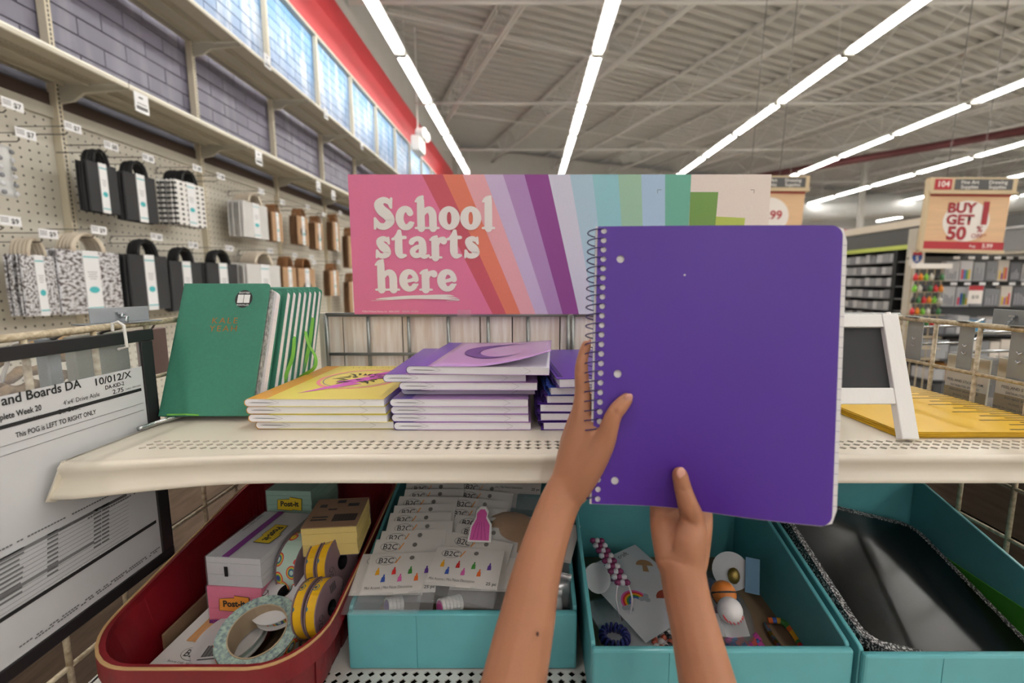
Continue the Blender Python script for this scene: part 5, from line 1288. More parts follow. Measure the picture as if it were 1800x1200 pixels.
q.add([(x, y, zb_ - .012) for x, y in o_] + [(x, y, zb_ + .001) for x, y in o_] + [(x, y, zb_ + .001) for x, y in i_] + [(x, y, zb_ - .012) for x, y in i_], [(k * n + i, k * n + (i + 1) % n, ((k + 1) % 4) * n + (i + 1) % n, ((k + 1) % 4) * n + i) for k in range(4) for i in range(n)])
q.build('speckled_rim', spk, bd)
tag(MB().span((x0 + .008, y0 + .08, LSZ + .0055), (x0 + .085, y1 - .03, -.4525)).build('box_under_board', kraft_in), 'brown carton beneath the black glossy board in the right bin', 'carton')
tag(MB(TR((.688, .515, LSZ + .006), ry=-2)).span((-.002, 0, 0), (0, .21, .062)).build('green_folder', mat('leaf_green', (60, 140, 40), .5)), 'bright green folder edge beside the black board in the right bin', 'folder')
# the display's inner back, closing the lower compartment
tag(MB().span((-.55, YB + .034, LSZ + .001), (.80, YB + .044, SZ - .032)).build('back_panel', mat('brown_back_panel', (92, 78, 66), .8, var=.1)), 'brown panel closing the back of the lower compartment', 'panel')
# ================================================================ SIDES OF THE DISPLAY
def text_fit(name, s, size, m, M, parent, width, bold=0.):
    o = text(name, s, size, m, Matrix.Identity(4), parent, bold=bold)
    me = o.data; W = WM[parent.name]; me.transform(W)
    x1 = max(v.co.x for v in me.vertices); x0 = min(v.co.x for v in me.vertices)
    me.transform(W.inverted() @ M @ Matrix.Diagonal((width / (x1 - x0), 1, 1, 1)) @ Matrix.Translation((-x0, 0, 0)))
    return o
HX = -.551
FMH = frame((HX, 0, 0), (0, 1, 0), (0, 0, 1))
hp = lambda px, py, X=HX: (lambda v: (v.y, v.z))(on_x(px, py, X))
yr = (hp(262, 583)[0] + hp(308, 972)[0]) / 2; zt = hp(262, 583)[1]; zbm = hp(308, 973)[1]; yl_ = .375
hd = thing('sign_holder', 'clear acrylic sign holder with black edges hanging on the left wire panel', 'sign holder', (HX, .5, zbm))
MB().span((HX - .0015, yl_, zbm), (HX - .0005, yr, zt)).build('clear_sheet', film('acrylic', .13, .1, (214, 218, 222)), hd)
bw_ = .020; blk = mat('black_frame', (30, 30, 32), .4)
MB().span((HX - .003, yl_, zt - .012), (HX + .002, yr + .003, zt + .004)).build('frame_edge', blk, hd, bev=.001)
MB().span((HX - .003, yl_, zbm), (HX + .002, yr, zbm + .016)).build('frame_edge', blk, hd, bev=.001)
MB().span((HX - .0028, yr - bw_, zbm + .0165), (HX + .0018, yr, zt - .0125)).build('frame_edge', blk, hd, bev=.001)
MB().span((HX - .0028, yl_, zbm + .0165), (HX + .0018, yl_ + bw_, zt - .0125)).build('frame_edge', blk, hd, bev=.001)
pz1 = hp(250, 643)[1]; pyr = yr - bw_ - .002; pyl = yl_ + bw_ + .002; pz0 = zbm + .017
PX = HX + .0006
pa = thing('planogram_sheet', 'printed white planogram sheet inside the left sign holder', 'paper', (PX, .5, pz0))
MB().span((PX - .0003, pyl, pz0), (PX, pyr, pz1)).build('sheet', mat('sheet_paper', (206, 206, 208), .55, var=.04, vscale=8), pa)
def pt_(px, py): return hp(px, py, PX)
def ptext(s, x0, y0, x1, y1, size, bold=0., m=black):
    a = pt_(x0, y0); c = pt_(x1, y1); w_ = c[0] - a[0]; ang = 0
    text_fit('sheet_text', s, size, m, frame((PX + .0004, a[0], (a[1] + c[1]) / 2), (0, 1, 0), (0, 0, 1)), pa, w_, bold)
ptext('and Boards DA', 2, 710, 143, 683, .0150, .02); ptext('10/012/X', 168, 676, 231, 664, .0128, .015); ptext('DA-KID-2', 185, 684, 218, 677, .0072, .015)
ptext('2.75', 198, 692, 217, 688, .0082, .01); ptext('Labor Allocates', 221, 685, 247, 678, .0034); ptext("4'x4' Drive Aisle", 111, 711, 175, 697, .0080)
ptext('plete Week 20', 0, 738, 73, 721, .0092, .02); ptext('On Going', 101, 728, 142, 718, .0080, .02); ptext('This POG is LEFT TO RIGHT ONLY', 27, 767, 169, 729, .0082, .015)
ptext('6/21/2024', 43, 742, 73, 735, .0062, 0, ink)
bars = MB(frame((PX + .0004, 0, 0), (0, 1, 0), (0, 0, 1)))
def bar(q, x1_, y1_, th, x0_=-3, y0_=None):
    a = pt_(x1_, y1_); l = pyl + .003 if x0_ < 0 else pt_(x0_, y0_)[0]; q.box(((l + a[0]) / 2, a[1], 0), (a[0] - l, th, .0002))
bar(bars, 248, 684, .0042); bars.build('black_bar', black, pa)
q = MB(frame((PX + .0004, 0, 0), (0, 1, 0), (0, 0, 1)))
for (x, y) in ((251, 708), (252, 720)): bar(q, x, y, .0004)
q.build('ruled_line', black, pa)['kind'] = 'stuff'
q = MB(frame((PX + .0004, 0, 0), (0, 1, 0), (0, 0, 1))); bar(q, 274, 916, .0046); q.build('black_bar', black, pa)
q = MB(frame((PX + .0004, 0, 0), (0, 1, 0), (0, 0, 1)))
bar(q, 222, 869, .0040); bar(q, 165, 952, .0036)
for i in range(11): bar(q, 226, 874 + i * 6.6, .0003)
q.build('table_rule', mat('table_grey', (120, 120, 122), .7), pa)
rnd = random.Random(2); q = MB(frame((PX + .0004, 0, 0), (0, 1, 0), (0, 0, 1)))
for i in range(10):
    a = pt_(190, 884 + i * 7.0)
    for (u, wd) in ((-.045, .010), (-.034, .010), (-.10, .012), (-.15, .03 + .01 * rnd.random()), (-.195, .012)): q.box((a[0] + u + .03, a[1], 0), (wd, .0019, .0002))
for (x, y, l) in ((279, 962, .19), (274, 969, .17), (240, 860, .11), (236, 867, .07), (222, 855, .16)):
    a = pt_(x, y); n = int(l / .0035)
    for i in range(n):
        if rnd.random() < .84 and a[0] - i * .0035 > pyl + .004: q.box((a[0] - i * .0035, a[1], 0), (.0026, .0016, .0002))
_fp = q.build('fine_print', mat('fine_grey', (104, 104, 106), .7), pa)
_fp['kind'] = 'stuff'
ptext('Fixtures Removed From this Planogram', 79, 1034, 205, 962, .0048, .01, white_paper)
# bent chrome rod on the shelf end
MB_ = MB().tube(smooth_path([(-.537, .605, SZ + .004), (-.532, .628, SZ + .005), (-.526, .642, SZ + .006), (-.520, .66, SZ + .006), (-.512, .70, SZ + .006)], 5), .0032, 8).build('chrome_rod', mat('chrome', (190, 192, 194), .15, metal=.95), smooth=True)
tag(MB_, 'bent chrome rod on the shelf by the green journal foot', 'rod')
def label_plate(c, wd, ht, dirv, label):
    r = thing('label_plate', label, 'label holder', c, group='galvanized label plates')
    T = frame(c, dirv, (0, 0, 1))
    MB(T).box((0, ht / 2, 0), (wd, ht, .0012)).build('plate', galv, r, bev=.0004, seg=1)
    q = MB(T); q.tube([(0, .0, .012), (.002, .006, .010), (.0, ht * .35, .004), (.0, ht * .6, .003)], .0022, 6); q.box((0, ht * .62, .003), (.010, .003, .004)); q.build('hook_clip', mat('zinc', (176, 182, 186), .25, metal=.8), r)
    MB(T).box((0, -.001, -.004), (wd * 1.3, .0016, .03)).build('base_flange', galv, r)
    return r
c = on_x(213, 564, XLp - .004); label_plate(c + Vector((0, 0, -.001)), .070, .020, (.35, 1, 0), 'galvanized label plate with hook above the left cream rail')
c = on_x(1782, 574, XRp + .012); label_plate(c + Vector((0, 0, .0)), .075, .026, (-.1, -1, 0), 'galvanized label plate with hook above the right cream rail')
# galvanized hook plates hung on the right rail, prongs reaching outward
for k, (px0, px1) in enumerate(((1598, 1625), (1690, 1716), (1782, 1822))):
    a = on_x(px0, 567, XRp + .006); b_ = on_x(px1, 567, XRp + .006); y0, y1 = sorted((a.y, b_.y))
    r = thing('hook_plate', 'galvanized hook plate hanging on the right wire panel, %s from the back' % ORD[k], 'hook', (XRp + .006, y0, -.15), group='galvanized hook plates')
    MB().span((XRp + .0048, y0, -.153), (XRp + .0062, y1, -.0655)).build('back_plate', galv, r)
    MB().span((XRp - .006, y0 + .003, -.0655), (XRp + .0062, y1 - .003, -.0640)).build('hanging_tab', galv, r)
    ym = (y0 + y1) / 2
    for zz in (-.085, -.118):
        MB().tube([(XRp + .006, ym, zz), (XRp + .11, ym, zz + .004), (XRp + .135, ym, zz + .016)], .0026, 7).build('prong', mat('bright_zinc', (198, 202, 204), .22, metal=.85), r, smooth=True)
    q = MB()
    for zz in (-.105, -.118): q.tube([(XRp + .004, ym - .004, zz), (XRp + .0034, ym, zz - .003), (XRp + .004, ym + .004, zz)], .0008, 5)
    q.build('rivet', mat('bright_zinc', (0, 0, 0)), r)
# packs hanging outside the right panel: backing cards in clear sleeves, backs toward us
tan_card = mat('aged_card', (253, 246, 226), .6, var=.05, vscale=20)
def hang_pack(px0, px1, py0, py1, X, label, txt):
    a = on_x(px0, py0, X); b_ = on_x(px1, py0, X); c = on_x(px0, py1, X); y0, y1 = min(a.y, b_.y), max(a.y, b_.y)
    r = thing('foam_sticker_pack', label, 'craft pack', (X, y0, c.z), group='packs hanging on the right panel')
    T = frame((X, y1, a.z), (0, -1, 0), (0, 0, 1)); w_ = y1 - y0; h = a.z - c.z
    MB(T).span((.004, -h * .62, .001), (w_ - .004, -.004, .004)).build('backing_card', tan_card, r)
    MB(T).span((.004, -h * .60, .0045), (w_ - .004, -h * .40, .005)).build('tan_band', mat('tan_print', (176, 152, 96), .6), r)
    MB(T).span((.02, -h * .93, .001), (w_ - .02, -h * .66, .005)).build('green_piece', mat('dark_green_piece', (44, 96, 74), .5), r)
    for i in range(3): MB(T).span((0, -h, -.004 - i * .005), (w_, 0, -.001 - i * .005)).build('stacked_sleeve', film('sleeve_film', .16, .12), r)
    MB(T).span((0, -h, .006), (w_, 0, .0065)).build('clear_sleeve', film('acrylic', .16), r)
    for i, s in enumerate(txt): text('print', s, .0066 if i == 0 else .0052, ink, T @ Matrix.Translation((w_ / 2, -h * (.33 + .055 * i), .0052)), r, 'CENTER', bold=.01)
lines = ('PEEL AND STICK FOAM.', 'DISTRIBUTED BY MSPCI', '8000 BENT BRANCH DR.', 'IRVING, TX 75063', 'MADE IN CHINA / FABRIQUÉ EN CHINE')
hang_pack(1668, 1752, 617, 765, XRp + .06, 'clear sleeve pack with printed tan card behind the right wire panel', lines)
hang_pack(1757, 1880, 624, 790, XRp + .06, 'clear sleeve pack with printed tan card at the right picture edge', lines)
# wooden crates flanking the display, the left one added as dark backing, and things hung on the left panel
crate_m = mat('grey_brown_wood', (112, 92, 76), .7, var=.35, vscale=14, stretch=(1, 1, 8))
for k, (xa, xb, zt_, lab) in enumerate(((.86, 1.9, -.33, 'brown plank crate standing right of the display'), (-1.75, -.80, -.42, 'added brown plank crate darkening the floor left of the display'))):
    r = thing('plank_crate', lab, 'crate', ((xa + xb) / 2, .8, -CAM_H))
    MB().span((xa + .02, .42, -CAM_H), (xb - .02, 1.28, zt_ - .05)).build('core_box', mat('crate_dark', (50, 42, 36), .8), r)
    for i in range(9):
        z1 = zt_ - i * .125
        MB().span((xa, .40, z1 - .118), (xa + .02, 1.3, z1)).build('plank', crate_m, r); MB().span((xb - .02, .40, z1 - .118), (xb, 1.3, z1)).build('plank', crate_m, r)
        MB().span((xa + .02, .40, z1 - .118), (xb - .02, .42, z1)).build('plank', crate_m, r)
    for i in range(7): y = .42 + i * .125; MB().span((xa + .02, y, zt_ - .02), (xb - .02, y + .118, zt_)).build('plank', crate_m, r)
c = on_x(36, 665, -.615)
rp_ = thing('rope_skein', 'twisted tan jute rope skein hanging behind the clear sign holder', 'rope', c)
for k in range(4):
    pts = [(c.x - .006 * k + .0035 * cos(t * 5 + k), c.y - .10 + .03 * t + 0, c.z - .02 + .016 * k + .010 * sin(t * .9 + k) + .0035 * sin(t * 5 + k)) for t in [i * .12 for i in range(50)]]
    MB().tube(pts, .0062, 7).build('strand', mat('jute', (172, 142, 104), .8, var=.4, vscale=120, bump=.8, bscale=200), rp_, smooth=True)
MB().tube([(c.x, c.y - .02, c.z), (c.x + .02, c.y - .02, -.070), (XLp - .004, c.y - .02, -.062)], .002, 6).build('hang_loop', white_card, rp_)
for k, (px0, px1, py0, py1, X, rgb, lab) in enumerate(((78, 118, 596, 700, -.572, (128, 136, 142), 'grey steel strap plate behind the clear sign holder'), (128, 236, 592, 690, -.585, (150, 152, 142), 'pale grey carton hanging behind the clear sign holder'),
                                                   (250, 300, 580, 655, -.64, (130, 104, 98), 'mauve brown pack hanging left of the green journal'))):
    a = on_x(px0, py0, X); b_ = on_x(px1, py1, X); r = thing('hanging_pack', lab, 'pack', (X, a.y, b_.z), group='packs hung on the left panel')
    MB().span((X - .014, a.y, b_.z), (X, b_.y, a.z)).build('pack_body', mat('pack_%d' % k, rgb, .45, var=.1), r, bev=.002); MB().tube([(X - .005, (a.y + b_.y) / 2, a.z - .001), (X + .004, (a.y + b_.y) / 2, -.066), (XLp, (a.y + b_.y) / 2, -.0615)], .0018, 5).build('hook_wire', wire_m, r)
# ================================================================ THE HELD NOTEBOOK
TLc, TRc, BLc, BRc = P(1051, 398, .452), P(1482, 396, .418), P(1040, 887, .436), P(1462, 926, .402)
NW, NH = .2205, .271
NN = ((TRc - TLc).cross(BLc - TLc)).normalized()
if NN.y < 0: NN = -NN                        # points away from the camera, into the page block
def S(x, y, off=0.):
    u, v = x / NW, y / NH
    p = (TLc * (1 - u) + TRc * u) * (1 - v) + (BLc * (1 - u) + BRc * u) * v
    return p + NN * (off + .016 * max(0, v) ** 6 * math.exp(-((u - .34) / .30) ** 2) - .0015 * sin(pi * min(1, max(0, u))) * (1 - v))
purple_big = mat('purple_notebook_cover', (76, 34, 146), .42, var=.04, vscale=4, spec=.5)
nb = thing('held_spiral_notebook', 'large plain purple spiral notebook held up by two hands', 'notebook', S(NW / 2, NH))
ROWS = 29; rh = NH / ROWS
def cell(q, x0, x1, y0, y1, hole, fn):
    if not hole: q.add([fn(x0, y0), fn(x1, y0), fn(x1, y1), fn(x0, y1)], [(0, 3, 2, 1)]); return
    cx_, cy_ = (x0 + x1) / 2, (y0 + y1) / 2; n = 16; o = []; i_ = []
    for k in range(n):
        a = 2 * pi * k / n; c_, s_ = cos(a), sin(a); m = max(abs(c_), abs(s_))
        i_.append(fn(cx_ + hole * c_, cy_ + hole * s_)); o.append(fn(cx_ + (x1 - x0) / 2 * c_ / m, cy_ + (y1 - y0) / 2 * s_ / m))
    q.add(o + i_, [(k, n + k, n + (k + 1) % n, (k + 1) % n) for k in range(n)])
def corner(x, y, W, r):
    for (cy_, sg_) in ((r, -1), (NH - r, 1)):
        a = (x - (W - r)) / r; b_ = (y - cy_) / r * sg_
        if a > 0 and b_ > 0: return (W - r + r * a * math.sqrt(1 - b_ * b_ / 2), cy_ + sg_ * r * b_ * math.sqrt(1 - a * a / 2))
    return (x, y)
q = MB()
for i in range(ROWS):
    y0, y1 = i * rh, (i + 1) * rh
    cell(q, 0, .0015, y0, y1, 0, S); cell(q, .0015, .0105, y0, y1, .0028, S); cell(q, .0105, .0165, y0, y1, 0, S)
    cell(q, .0165, .0285, y0, y1, .0038 if i in (3, 15, 26) else 0, S)
xs_ = [.0285 + (NW - .0285 - .010) * i / 16 for i in range(17)] + [NW - .010 + .0025 * i for i in (1, 2, 3, 4)]
ys_ = [0, .0025, .005, .0075, .010] + [rh * i for i in range(2, 28)] + [NH - .010, NH - .0075, NH - .005, NH - .0025, NH]
for i in range(len(ys_) - 1):
    for j in range(len(xs_) - 1): cell(q, xs_[j], xs_[j + 1], ys_[i], ys_[i + 1], 0, lambda x, y: S(*corner(x, y, NW, .010)))
cv = q.build('front_cover', purple_big, nb, smooth=False, solid=.0005, weld=.0001)
pgm = mat('notebook_page', (240, 237, 234), .7)
def block(x0, x1, y0, y1, o0, o1, r):
    q = MB(); nx, ny = 18, 18; g = lambda i, j, o: S(*corner(x0 + (x1 - x0) * i / nx, y0 + (y1 - y0) * j / ny, x1, r), off=o)
    vs = [g(i, j, o0) for j in range(ny + 1) for i in range(nx + 1)] + [g(i, j, o1) for j in range(ny + 1) for i in range(nx + 1)]; k = nx + 1; B = k * (ny + 1); fs = []
    for j in range(ny):
        for i in range(nx): a = j * k + i; fs += [(a, a + k, a + k + 1, a + 1), (B + a, B + a + 1, B + a + k + 1, B + a + k)]
    for i in range(nx): fs += [(i, i + 1, B + i + 1, B + i), (ny * k + i, B + ny * k + i, B + ny * k + i + 1, ny * k + i + 1)]
    for j in range(ny): fs += [(j * k, B + j * k, B + (j + 1) * k, (j + 1) * k), (j * k + nx, (j + 1) * k + nx, B + (j + 1) * k + nx, B + j * k + nx)]
    q.add(vs, fs); return q
block(-.0022, NW + .0045, -.0004, NH + .0008, .0014, .0078, .010).build('page_block', pgm, nb)
block(-.0026, NW + .0050, -.0006, NH + .001, .0080, .0086, .010).build('back_cover', purple_big, nb)
q = MB()
for k in range(26):
    y = .018 + k * .0094; q.add([S(NW + .0008, y, .0012), S(NW + .0044, y, .0012), S(NW + .0044, y + .0004, .0012), S(NW + .0008, y + .0004, .0012)], [(0, 3, 2, 1)])
q.build('ruled_line', mat('rule_blue', (150, 150, 176), .7), nb)
pts = []
for i in range(ROWS * 12 + 1):
    a = 2 * pi * i / 12; yy = rh * .5 + (i / 12 - .5) * rh + .001
    pts.append(S(-.0018 + .0082 * cos(a), min(NH, max(-.002, yy)), .0040 - .0062 * sin(a)))
MB().tube(pts, .00068, 5).build('wire_coil', mat('violet_coil', (50, 36, 98), .4), nb, smooth=True)
q = MB(); c = S(.083, .048, -.0004); q.sphere(c, (.0011, .0004, .0009), 8, 5); q.build('white_speck', white_paper, nb)

# ================================================================ THE PERSON (arms reaching up from below the frame)
def chain(q, pts, n=14):
    """tapered rounded limb through (point, radius)"""
    pts = [tuple(p) + (r,) for p, r in pts]; sm = smooth_path(pts, 5) if len(pts) > 2 else pts
    q.tube([p[:3] for p in sm], [p[3] for p in sm], n)
    for p in sm: q.sphere(p[:3], p[3], 12, 8)
q = MB(); pp = lambda x, y, d, r: (P(x, y, d), r)
def cover_d(px, py):
    best = None
    for i in range(60):
        for j in range(60):
            p = S(NW * i / 59, NH * j / 59); d = p.y * cs - p.z * sn; e = (CX + F * p.x / d - px) ** 2 + (CY - F * (p.y * sn + p.z * cs) / d - py) ** 2
            if best is None or e < best[0]: best = (e, d)
    return best[1]
def on_cover(px, py, r): k = ray(px, py).length; return pp(px, py, cover_d(px, py) - (r + .0002) * .97, r)
# left hand: index up beside the coil, thumb on the cover, three fingers behind the notebook
chain(q, [pp(1002, 850, .454, .0195), pp(1012, 790, .455, .0165), pp(1021, 742, .4545, .0120), pp(1024, 692, .4540, .0083), pp(1022, 655, .4540, .0073), pp(1024, 630, .4545, .0060), pp(1031, 606, .4555, .0052)])
chain(q, [pp(1000, 850, .458, .0185), pp(1006, 795, .463, .0150), pp(1008, 765, .470, .0118), pp(1026, 712, .484, .0085), pp(1064, 694, .486, .0075), pp(1094, 692, .482, .0062)])
chain(q, [pp(998, 850, .460, .018), pp(1004, 800, .470, .0140), pp(1008, 785, .478, .0112), pp(1034, 745, .493, .0082), pp(1074, 735, .490, .0072), pp(1100, 737, .485, .0060)])
chain(q, [pp(998, 852, .460, .017), pp(1006, 825, .474, .0130), pp(1014, 808, .483, .0100), pp(1040, 785, .494, .0074), pp(1070, 784, .491, .0066), pp(1092, 788, .487, .0054)])
chain(q, [pp(1006, 856, .450, .0185), pp(1036, 815, .4425, .0158), pp(1061, 778, .4365, .0112), on_cover(1077, 733, .0082), on_cover(1090, 714, .0077), on_cover(1101, 702, .0066)])
chain(q, [pp(1030, 800, .448, .0150), pp(1042, 768, .447, .0110), pp(1040, 745, .450, .0085)])
chain(q, [pp(1003, 848, .454, .0200), pp(978, 897, .447, .0202), pp(945, 1000, .430, .0228), pp(924, 1100, .415, .0264), pp(903, 1200, .400, .0288), pp(888, 1275, .387, .0295)])
# right hand: palm toward us under the notebook, thumb on the cover, fingers behind it
chain(q, [pp(1216, 985, .433, .0150), pp(1228, 930, .445, .0128), pp(1232, 885, .4660, .0112), pp(1232, 835, .482, .0085), pp(1228, 795, .480, .0074), pp(1225, 768, .476, .0060)])
chain(q, [pp(1203, 985, .434, .0160), pp(1207, 930, .450, .0140), pp(1209, 878, .4690, .0114), pp(1208, 825, .485, .0086), pp(1206, 782, .482, .0075), pp(1204, 750, .477, .0060)])
chain(q, [pp(1190, 985, .434, .0160), pp(1183, 930, .450, .0138), pp(1182, 880, .4690, .0112), pp(1182, 830, .485, .0083), pp(1181, 790, .482, .0072), pp(1180, 760, .478, .0058)])
chain(q, [pp(1180, 985, .433, .0150), pp(1166, 935, .447, .0122), pp(1160, 892, .4640, .0105), pp(1157, 845, .478, .0074), pp(1156, 812, .477, .0066), pp(1156, 788, .474, .0052)])
chain(q, [pp(1205, 995, .429, .0170), pp(1211, 950, .4290, .0168), pp(1217, 915, .4330, .0122), pp(1209, 886, cover_d(1209, 880) - .0098, .0096), on_cover(1201, 860, .0084), on_cover(1195, 834, .0075)])
print('cover depth at thumb', cover_d(1195, 834), cover_d(1209, 880), cover_d(1090, 714), cover_d(1190, 885))
chain(q, [pp(1178, 960, .438, .0120), pp(1172, 925, .446, .0110)])
chain(q, [pp(1199, 985, .432, .0205), pp(1200, 1005, .429, .0212), pp(1208, 1050, .423, .0212), pp(1220, 1100, .415, .0218), pp(1243, 1200, .400, .0250), pp(1260, 1275, .388, .0275)])
# elbows, upper arms, shoulders, neck and head: below and behind the frame
eL, eR = P(888, 1275, .387), P(1260, 1275, .388); sL, sR = Vector((-.045, .08, -.50)), Vector((.215, .08, -.50))
chain(q, [(eL, .0295), (eL + Vector((-.006, -.03, -.022)), .032), (eL.lerp(sL, .55) + Vector((0, 0, -.02)), .036), (sL, .045)])
chain(q, [(eR, .0275), (eR + Vector((.006, -.03, -.022)), .032), (eR.lerp(sR, .55) + Vector((0, 0, -.02)), .036), (sR, .045)])
chain(q, [(sL, .045), (Vector((.02, .05, -.49)), .05), (Vector((.085, .04, -.485)), .052), (Vector((.15, .05, -.49)), .05), (sR, .045)])
chain(q, [(Vector((.085, .03, -.49)), .045), (Vector((.085, .03, -.56)), .075), (Vector((.085, .03, -.75)), .085), (Vector((.085, .03, -.90)), .09)])
chain(q, [(Vector((.085, .035, -.48)), .036), (Vector((.085, .04, -.43)), .034)])
q.sphere((.085, .05, -.345), (.062, .075, .085), 20, 14); q.sphere((.085, .122, -.355), (.010, .014, .012), 10, 8)
for s in (-1, 1): q.sphere((.085 + s * .063, .05, -.35), (.008, .018, .024), 10, 8)
tmp = bpy.data.meshes.new('arm_shapes'); tmp.from_pydata([tuple(p) for p in q.v], [], q.f)
to = bpy.data.objects.new('arm_shapes', tmp); COL.objects.link(to)
md = to.modifiers.new('r', 'REMESH'); md.mode = 'VOXEL'; md.voxel_size = .0017
md = to.modifiers.new('s', 'SMOOTH'); md.iterations = 9; md.factor = .5
dg = bpy.context.evaluated_depsgraph_get(); me = bpy.data.meshes.new_from_object(to.evaluated_get(dg)); me.name = 'person'
bpy.data.objects.remove(to); bpy.data.meshes.remove(tmp)
skin = mat('skin', (176, 122, 92), .48, var=.14, vscale=16, bump=.10, bscale=520, sss=.12, spec=.35)
me.materials.clear(); me.materials.append(skin); me.polygons.foreach_set('use_smooth', [True] * len(me.polygons))
import numpy as np
co = np.zeros(len(me.vertices) * 3); me.vertices.foreach_get('co', co); co = co.reshape(-1, 3)
nr = np.zeros(len(me.vertices) * 3); me.vertices.foreach_get('normal', nr); nr = nr.reshape(-1, 3)
dd = co[:, 1] * cs - co[:, 2] * sn; vx = CX + F * co[:, 0] / dd; vy = CY - F * (co[:, 1] * sn + co[:, 2] * cs) / dd
facing = (nr * co).sum(1) < 0
creases = [([(1139, 908), (1165, 904), (1194, 893)], 1.), ([(1195, 903), (1186, 928), (1180, 965)], 1.1), ([(1199, 903), (1208, 916), (1224, 926)], .8), ([(1160, 984), (1178, 983), (1202, 992)], .8),
           ([(1195, 860), (1205, 863), (1214, 858)], .6), ([(1079, 720), (1086, 729), (1094, 731)], .6), ([(1011, 652), (1022, 655), (1032, 652)], .6), ([(1054, 738), (1050, 752), (1044, 762)], .8), ([(1010, 648), (1031, 647)], .4)]
push = np.zeros(len(co))
for line, amt in creases:
    sm = smooth_path(line, 14)
    for (x, y) in sm: push = np.maximum(push, amt * np.exp(-((vx - x) ** 2 + (vy - y) ** 2) / (2 * 1.7 ** 2)) * facing)
co -= nr * (push * .0011)[:, None]
me.vertices.foreach_set('co', co.ravel()); me.update()
base = Vector((.085, .03, -.95)); me.transform(Matrix.Translation(-base))
pe = bpy.data.objects.new('person', me); COL.objects.link(pe); pe.location = base; WM[pe.name] = Matrix.Translation(base)
tag(pe, 'bare forearms and hands reaching up to hold the purple notebook', 'person')
nail = mat('nail', (206, 152, 136), .28, spec=.5)
def nail_at(px, py, d, rx, rz, rot):
    T = frame(P(px, py, d), (1, 0, 0), (0, sn, cs)) @ rotm(*rot)
    MB(T).sphere((0, 0, 0), (rx, rz, .0016), 16, 8).build('fingernail', nail, pe, smooth=True)
nail_at(1197, 831, cover_d(1195, 834) - .0132, .0048, .0055, (0, 14, 6)); nail_at(1105, 699, cover_d(1101, 702) - .0118, .0042, .0045, (0, 20, -48)); nail_at(1036, 603, .4535, .0018, .0046, (0, 60, -14))
T = frame(P(945, 1114, .3885), (1, 0, 0), (0, sn, cs)); MB(T).sphere((0, 0, 0), (.0013, .0022, .0006), 10, 6).build('mole', mat('mole', (86, 52, 40), .6), pe, smooth=True)
shirt = mat('grey_tshirt', (120, 124, 132), .85, bump=.2, bscale=300)
q = MB(); q.lathe([(.060, .10), (.10, .07), (.115, .0), (.112, -.20), (.118, -.40), (.116, -.40), (.108, -.2), (.110, 0), (.095, .065), (.056, .095)], 28, Matrix.Translation((.085, .03, -.56)) @ Matrix.Diagonal((1.15, .95, 1, 1)), closed=True)
q.build('tshirt', shirt, pe, smooth=True)
for s, a, e in ((-1, sL, eL), (1, sR, eR)):
    m_ = a.lerp(e, .45) + Vector((0, 0, -.018)); q = MB(); q.tube(smooth_path([tuple(a + Vector((-s * .03, 0, 0))), tuple(a), tuple(m_)], 5), [.062] * 6 + [.058] * 5, 18); q.build('tshirt_sleeve', shirt, pe, smooth=True)
hairm = mat('dark_hair', (38, 28, 24), .5, bump=.6, bscale=120)
q = MB(); q.sphere((.085, .038, -.325), (.074, .078, .082), 22, 14); q.sphere((.085, .0, -.38), (.066, .05, .09), 18, 12); q.build('hair', hairm, pe, smooth=True)
